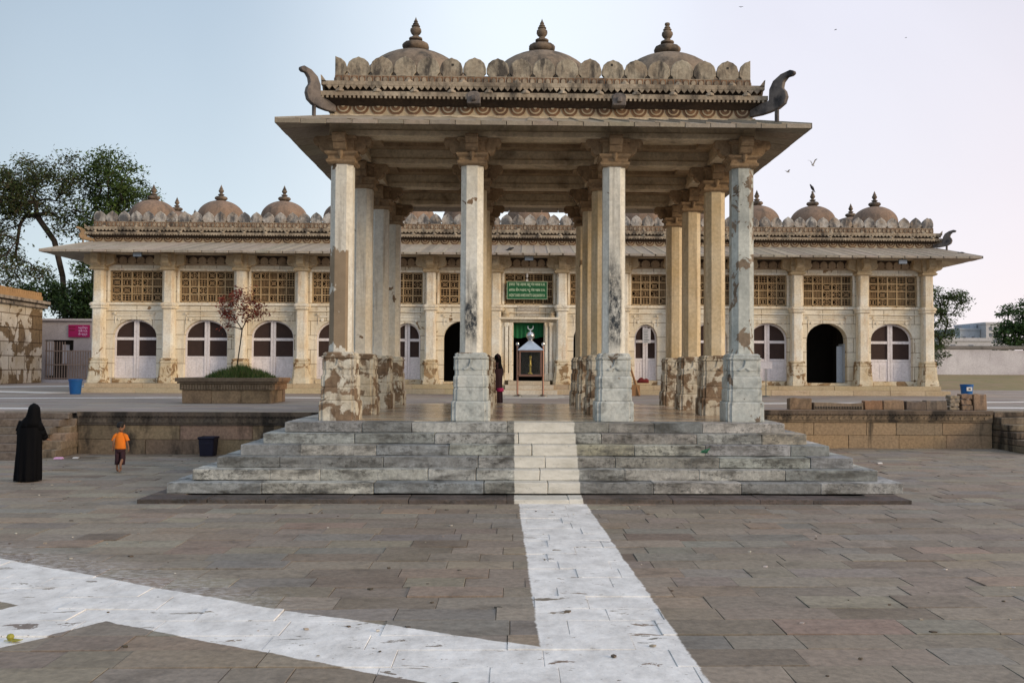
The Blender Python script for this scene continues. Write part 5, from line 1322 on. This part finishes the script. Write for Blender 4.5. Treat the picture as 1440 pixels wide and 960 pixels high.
# ------------------------------------------------------------------ people
def skin_body(name, joints, edges, root, mat, parent, origin, sub=2):
    me = bpy.data.meshes.new(name); me.from_pydata([j[:3] for j in joints], edges, [])
    ob = bpy.data.objects.new(name, me); COL.objects.link(ob)
    ob.modifiers.new('skin', 'SKIN'); ob.modifiers.new('sub', 'SUBSURF').levels = sub
    ob.modifiers['sub'].render_levels = sub; ob.modifiers['skin'].use_smooth_shade = True
    sk = me.skin_vertices[0].data if len(me.skin_vertices) else None
    if sk is None:
        bpy.context.view_layer.objects.active = ob; ob.select_set(True); bpy.ops.mesh.customdata_skin_add(); sk = me.skin_vertices[0].data
    for i, j in enumerate(joints):
        r = j[3]; sk[i].radius = r if isinstance(r, tuple) else (r, r)
        sk[i].use_root = (i == root)
    bpy.context.view_layer.update()
    dg = bpy.context.evaluated_depsgraph_get(); nm = bpy.data.meshes.new_from_object(ob.evaluated_get(dg))
    bpy.data.objects.remove(ob)
    nm.materials.clear(); nm.materials.append(mat)
    o = bpy.data.objects.new(name, nm); COL.objects.link(o); o.parent = parent; o.location = Vector(origin) - WP[parent.name]; WP[o.name] = Vector(origin)
    return o
def hand(joints, edges, wi, base, dirv, side, s):
    """five short finger chains rooted in the palm"""
    bx, by, bz = base
    joints.append((bx + dirv[0] * .045 * s, by + dirv[1] * .045 * s, bz + dirv[2] * .045 * s, (.022 * s, .014 * s))); pi_ = len(joints) - 1; edges.append((wi, pi_))
    for k, (off, ln) in enumerate(((-.024, .050), (-.008, .058), (.008, .054), (.023, .042))):
        a = (bx + dirv[0] * .065 * s + side[0] * off * s, by + dirv[1] * .065 * s + side[1] * off * s, bz + dirv[2] * .065 * s)
        joints.append((*a, .0075 * s)); i1 = len(joints) - 1
        joints.append((a[0] + dirv[0] * ln * s, a[1] + dirv[1] * ln * s + .006 * s, a[2] + dirv[2] * ln * s, .006 * s)); edges += [(pi_, i1), (i1, i1 + 1)]
    joints.append((bx + dirv[0] * .03 * s - side[0] * .035 * s, by - side[1] * .035 * s - .01, bz + dirv[2] * .03 * s, .009 * s)); i1 = len(joints) - 1
    joints.append((bx + dirv[0] * .06 * s - side[0] * .045 * s, by - side[1] * .045 * s - .018, bz + dirv[2] * .06 * s, .007 * s)); edges += [(wi, i1), (i1, i1 + 1)]

def boy():
    ox_, oy_ = -8.58, 1.6
    e = tag(empty('person', (ox_, oy_, 0)), 'small child in an orange t-shirt and dark shorts walking barefoot towards the stained wall', 'person')
    J = [(0, 0, .50, (.075, .06)), (0, .0, .62, (.075, .055)), (0, -.005, .74, (.075, .05)), (0, 0, .80, .03), (.004, .005, .845, .032), (.008, .01, .90, (.066, .072)), (.012, .012, .965, (.066, .075)), (.012, .01, 1.005, .045)]
    E_ = [(0, 1), (1, 2), (2, 3), (3, 4), (4, 5), (5, 6), (6, 7)]
    # arms
    for s in (-1, 1):
        b = len(J); fw = .03 * s
        J += [(s * .085, 0, .765, .032), (s * .125, -.01 + fw, .63, .024), (s * .145, .02 + fw, .52, .018), (s * .148, .03 + fw, .485, (.017, .013))]
        E_ += [(2, b), (b, b + 1), (b + 1, b + 2), (b + 2, b + 3)]
        hand(J, E_, b + 3, (s * .148, .03 + fw, .485), (0, .1, -1), (0, 1, 0), .62)
    # legs: left planted, right trailing
    for s, kn, an, toe in ((-1, (.0, .02, .28), (.0, .0, .05), (0, .085, .018)), (1, (.0, -.0, .28), (.0, -.13, .09), (0, -.10, .025))):
        b = len(J); x = s * .05
        J += [(x, 0, .44, .055), (x + s * .008, kn[1], kn[2], .036), (x + s * .012, an[1], .15 + an[2] * .3, .026), (x + s * .012, an[1], an[2], .020), (x + s * .014, an[1] + .03, an[2] - .022, .022), (x + s * .02, an[1] + toe[1] + .0, toe[2], (.024, .014))]
        E_ += [(0, b)] + [(b + q, b + q + 1) for q in range(5)]
    # face turned right: nose, ear
    b = len(J); J += [(.082, .03, .925, .012), ]; E_ += [(5, b)]
    body = skin_body('body', J, E_, 0, M['skin'], e, (ox_, oy_, 0))
    def shell(name, mat, rings_, par):
        mb = MB()
        for rr in rings_:
            mb.loft([[(ox_ + c[0] + rx * cos(a) * (1 + .03 * sin(3 * a + c[2] * 30)), oy_ + c[1] + ry * sin(a) * (1 + .03 * sin(3 * a + c[2] * 30)), c[2]) for a in [q * 2 * pi / 20 for q in range(20)]] for c, rx, ry in rr])
        return mb.build(name, mat, par, smooth=True, origin=(ox_, oy_, 0))
    mb = MB()
    def lp(c, rx, ry, ax=(0, 0, 1), n_=20):
        ax = Vector(ax).normalized(); u = Vector((1, 0, 0)) - ax * ax.x; u.normalize(); v_ = ax.cross(u)
        return [tuple(Vector((ox_ + c[0], oy_ + c[1], c[2])) + u * rx * cos(q * 2 * pi / n_) + v_ * ry * sin(q * 2 * pi / n_) * (1 + .05 * sin(q * 1.9 + c[2] * 25))) for q in range(n_)]
    mb.loft([lp((0, 0, .475), .115, .085), lp((0, 0, .50), .113, .083), lp((0, 0, .58), .103, .078), lp((0, 0, .68), .106, .076), lp((0, 0, .745), .108, .068), lp((0, 0, .785), .082, .055), lp((0, 0, .805), .045, .042), lp((0, 0, .815), .038, .038)])
    for s in (-1, 1): mb.loft([lp((s * .06, 0, .765), .045, .045, (s, 0, -.6)), lp((s * .105, .0, .735), .046, .048, (s * .7, 0, -.9)), lp((s * .14, .01 * s, .655), .040, .042, (s * .35, 0, -1)), lp((s * .146, .01 * s, .64), .041, .043, (s * .3, 0, -1))])
    mb.build('shirt', M['orange'], e, smooth=True, origin=(ox_, oy_, 0))
    mb = MB()
    mb.loft([lp((0, 0, .50), .098, .074), lp((0, 0, .44), .105, .08), lp((0, 0, .40), .10, .075), lp((0, 0, .385), .06, .05)])
    for s, ky, ay in ((-1, .02, 0.0), (1, 0, -.09)): mb.loft([lp((s * .05, 0, .42), .056, .066), lp((s * .058, ky, .28), .050, .055), lp((s * .062, ky * .6 + ay * .35, .20), .050, .052), lp((s * .062, ky * .5 + ay * .45, .155), .052, .054), lp((s * .062, ky * .5 + ay * .45, .152), .044, .046)])
    mb.build('shorts', M['maroon'], e, smooth=True, origin=(ox_, oy_, 0))
    mb = MB(); cx_, cy_, cz_ = .008, .0, .955
    rg = []
    for k in range(9):
        a = -.5 + (pi / 2 + .5) * k / 8; r = cos(a) * .082 + .0005
        rg.append([(ox_ + cx_ + r * cos(t) * 1.0 - .004 - (.012 if cos(t) > .6 and a < .35 else 0), oy_ + cy_ + r * sin(t) * 1.04 - .006 + .01 * (a > 0), cz_ + sin(a) * .082 + R.uniform(-.003, .003)) for t in [q * 2 * pi / 18 for q in range(18)]])
    mb.loft(rg); mb.build('hair', M['hair'], e, smooth=True, origin=(ox_, oy_, 0))
    mb = MB(); mb.lathe([(.0, -.012), (.010, -.008), (.013, 0), (.010, .008), (0, .012)], (ox_ + .03, oy_ - .075, .92), 8)
    mb.lathe([(.0, -.004), (.005, 0), (0, .004)], (ox_ + .073, oy_ + .045, .935), 8)
    mb.build('ear', M['skin'], e, smooth=True)
boy()

def cloaked(ox_, oy_, oz, H, label, yaw, mats, hand_on=True, scale=1.0, face=False):
    e = tag(empty('person', (ox_, oy_, oz)), label, 'person')
    k = H / 1.46
    J = [(0, 0, .80, (.11, .09)), (0, 0, 1.0, (.10, .08)), (.02, 0, 1.14, (.11, .07)), (.05, 0, 1.22, .045), (.06, .01, 1.28, .05), (.07, .02, 1.34, (.075, .085)), (.075, .02, 1.40, .06)]
    E_ = [(q, q + 1) for q in range(6)]
    for s in (-1, 1):
        b = len(J)
        if s > 0: J += [(s * .12, .0, 1.13, .045), (s * .19, .02, .93, .035), (s * .235, .12, .80, .026), (s * .25, .16, .78, (.022, .016))]
        else: J += [(s * .12, .0, 1.13, .045), (s * .17, .03, .92, .035), (s * .12, .14, .82, .026), (s * .08, .17, .81, (.022, .016))]
        E_ += [(2, b), (b, b + 1), (b + 1, b + 2), (b + 2, b + 3)]
        hand(J, E_, b + 3, J[b + 3][:3], (.5 * s, .75, -.35), (0, 0, 1) if False else (.6, -.4, 0), .8)
    for s in (-1, 1):
        b = len(J); J += [(s * .07, 0, .70, .075), (s * .08, .01, .42, .055), (s * .08, 0, .08, .03), (s * .085, .02, .04, .032), (s * .09, .10, .03, (.035, .022))]
        E_ += [(0, b)] + [(b + q, b + q + 1) for q in range(4)]
    J = [(a * k, b_ * k, c * k, (r[0] * k, r[1] * k) if isinstance(r, tuple) else r * k) for a, b_, c, r in J]
    body = skin_body('body', J, E_, 0, mats[1], e, (ox_, oy_, oz))
    body.rotation_euler.z = yaw
    mb = MB(); n_ = 40
    prof = [(.015, -.02, .22, .20), (.03, -.02, .222, .205), (.12, -.02, .225, .20), (.35, -.01, .22, .185), (.6, 0, .215, .17), (.8, .005, .22, .165), (.95, .005, .225, .15), (1.06, .01, .20, .14), (1.15, .03, .165, .125), (1.22, .055, .118, .115), (1.29, .07, .102, .115), (1.36, .075, .098, .112), (1.42, .072, .075, .085), (1.452, .07, .035, .04), (1.46, .07, .004, .004)]
    rg = []
    for z, cx_, rx, ry in prof:
        am = .13 * max(0, 1 - z / 1.15) + .02
        rg.append([((cx_ + rx * cos(a) * (1 + am * sin(7 * a + z * 2))) * k, (ry * sin(a) * (1 + am * sin(9 * a + z * 3))) * k, z * k) for a in [q * 2 * pi / n_ for q in range(n_)]])
    mb.loft(rg)
    # sleeve on the visible side
    for s in (1, -1):
        sl = [((s * .13, 0, 1.12), .075), ((s * .19, .02, .96), .085), ((s * .215, .07, .86), .075), ((s * .235, .12, .80), .06)] if s > 0 else [((s * .13, 0, 1.12), .075), ((s * .185, .02, .94), .085), ((s * .15, .09, .85), .07), ((s * .11, .14, .815), .06)]
        for (p0, r0_), (p1, r1_) in zip(sl, sl[1:]): mb.tube(tuple(x * k for x in p0), tuple(x * k for x in p1), r0_ * k, r1_ * k, 12)
    ob = mb.build('cloak', mats[0], None, smooth=True); ob.parent = e; ob.location = (0, 0, 0); ob.rotation_euler.z = yaw
    # headscarf edge
    mb = MB(); rg = []
    for z, cx_, rx, ry in ((1.02, .012, .205, .15), (1.12, .03, .175, .135), (1.20, .058, .128, .122), (1.30, .072, .108, .121), (1.38, .075, .096, .108), (1.43, .072, .066, .072), (1.466, .07, .01, .01)):
        rg.append([((cx_ + rx * cos(a) * (1 + .02 * sin(6 * a))) * k, (ry * sin(a) * (1 + .02 * sin(5 * a + 1))) * k, z * k + .006 * sin(4 * a)) for a in [q * 2 * pi / n_ for q in range(n_)]])
    mb.loft(rg); ob = mb.build('headscarf', mats[2], None, smooth=True); ob.parent = e; ob.location = (0, 0, 0); ob.rotation_euler.z = yaw
    return e
cloaked(-9.60, -.10, 0, 1.47, 'person in a long black cloak and headscarf standing at the left near the stairs', 0, (M['blackcloth'], M['skin'], M['blackcloth']))
e3 = cloaked(-.93, 8.55, D + .002, 1.40, 'person in dark clothes with pink trim half hidden behind the second column row', .5, (M['maroon'], M['skin'], M['blackcloth']))
mb = MB(); mb.loft([[(-.80 + .11 * cos(a), 8.45 + .11 * sin(a), z) for a in [q * pi / 6 for q in range(12)]] for z in (D + .34, D + .44)]); mb.build('pink_cloth', M['pink'], e3, smooth=True)
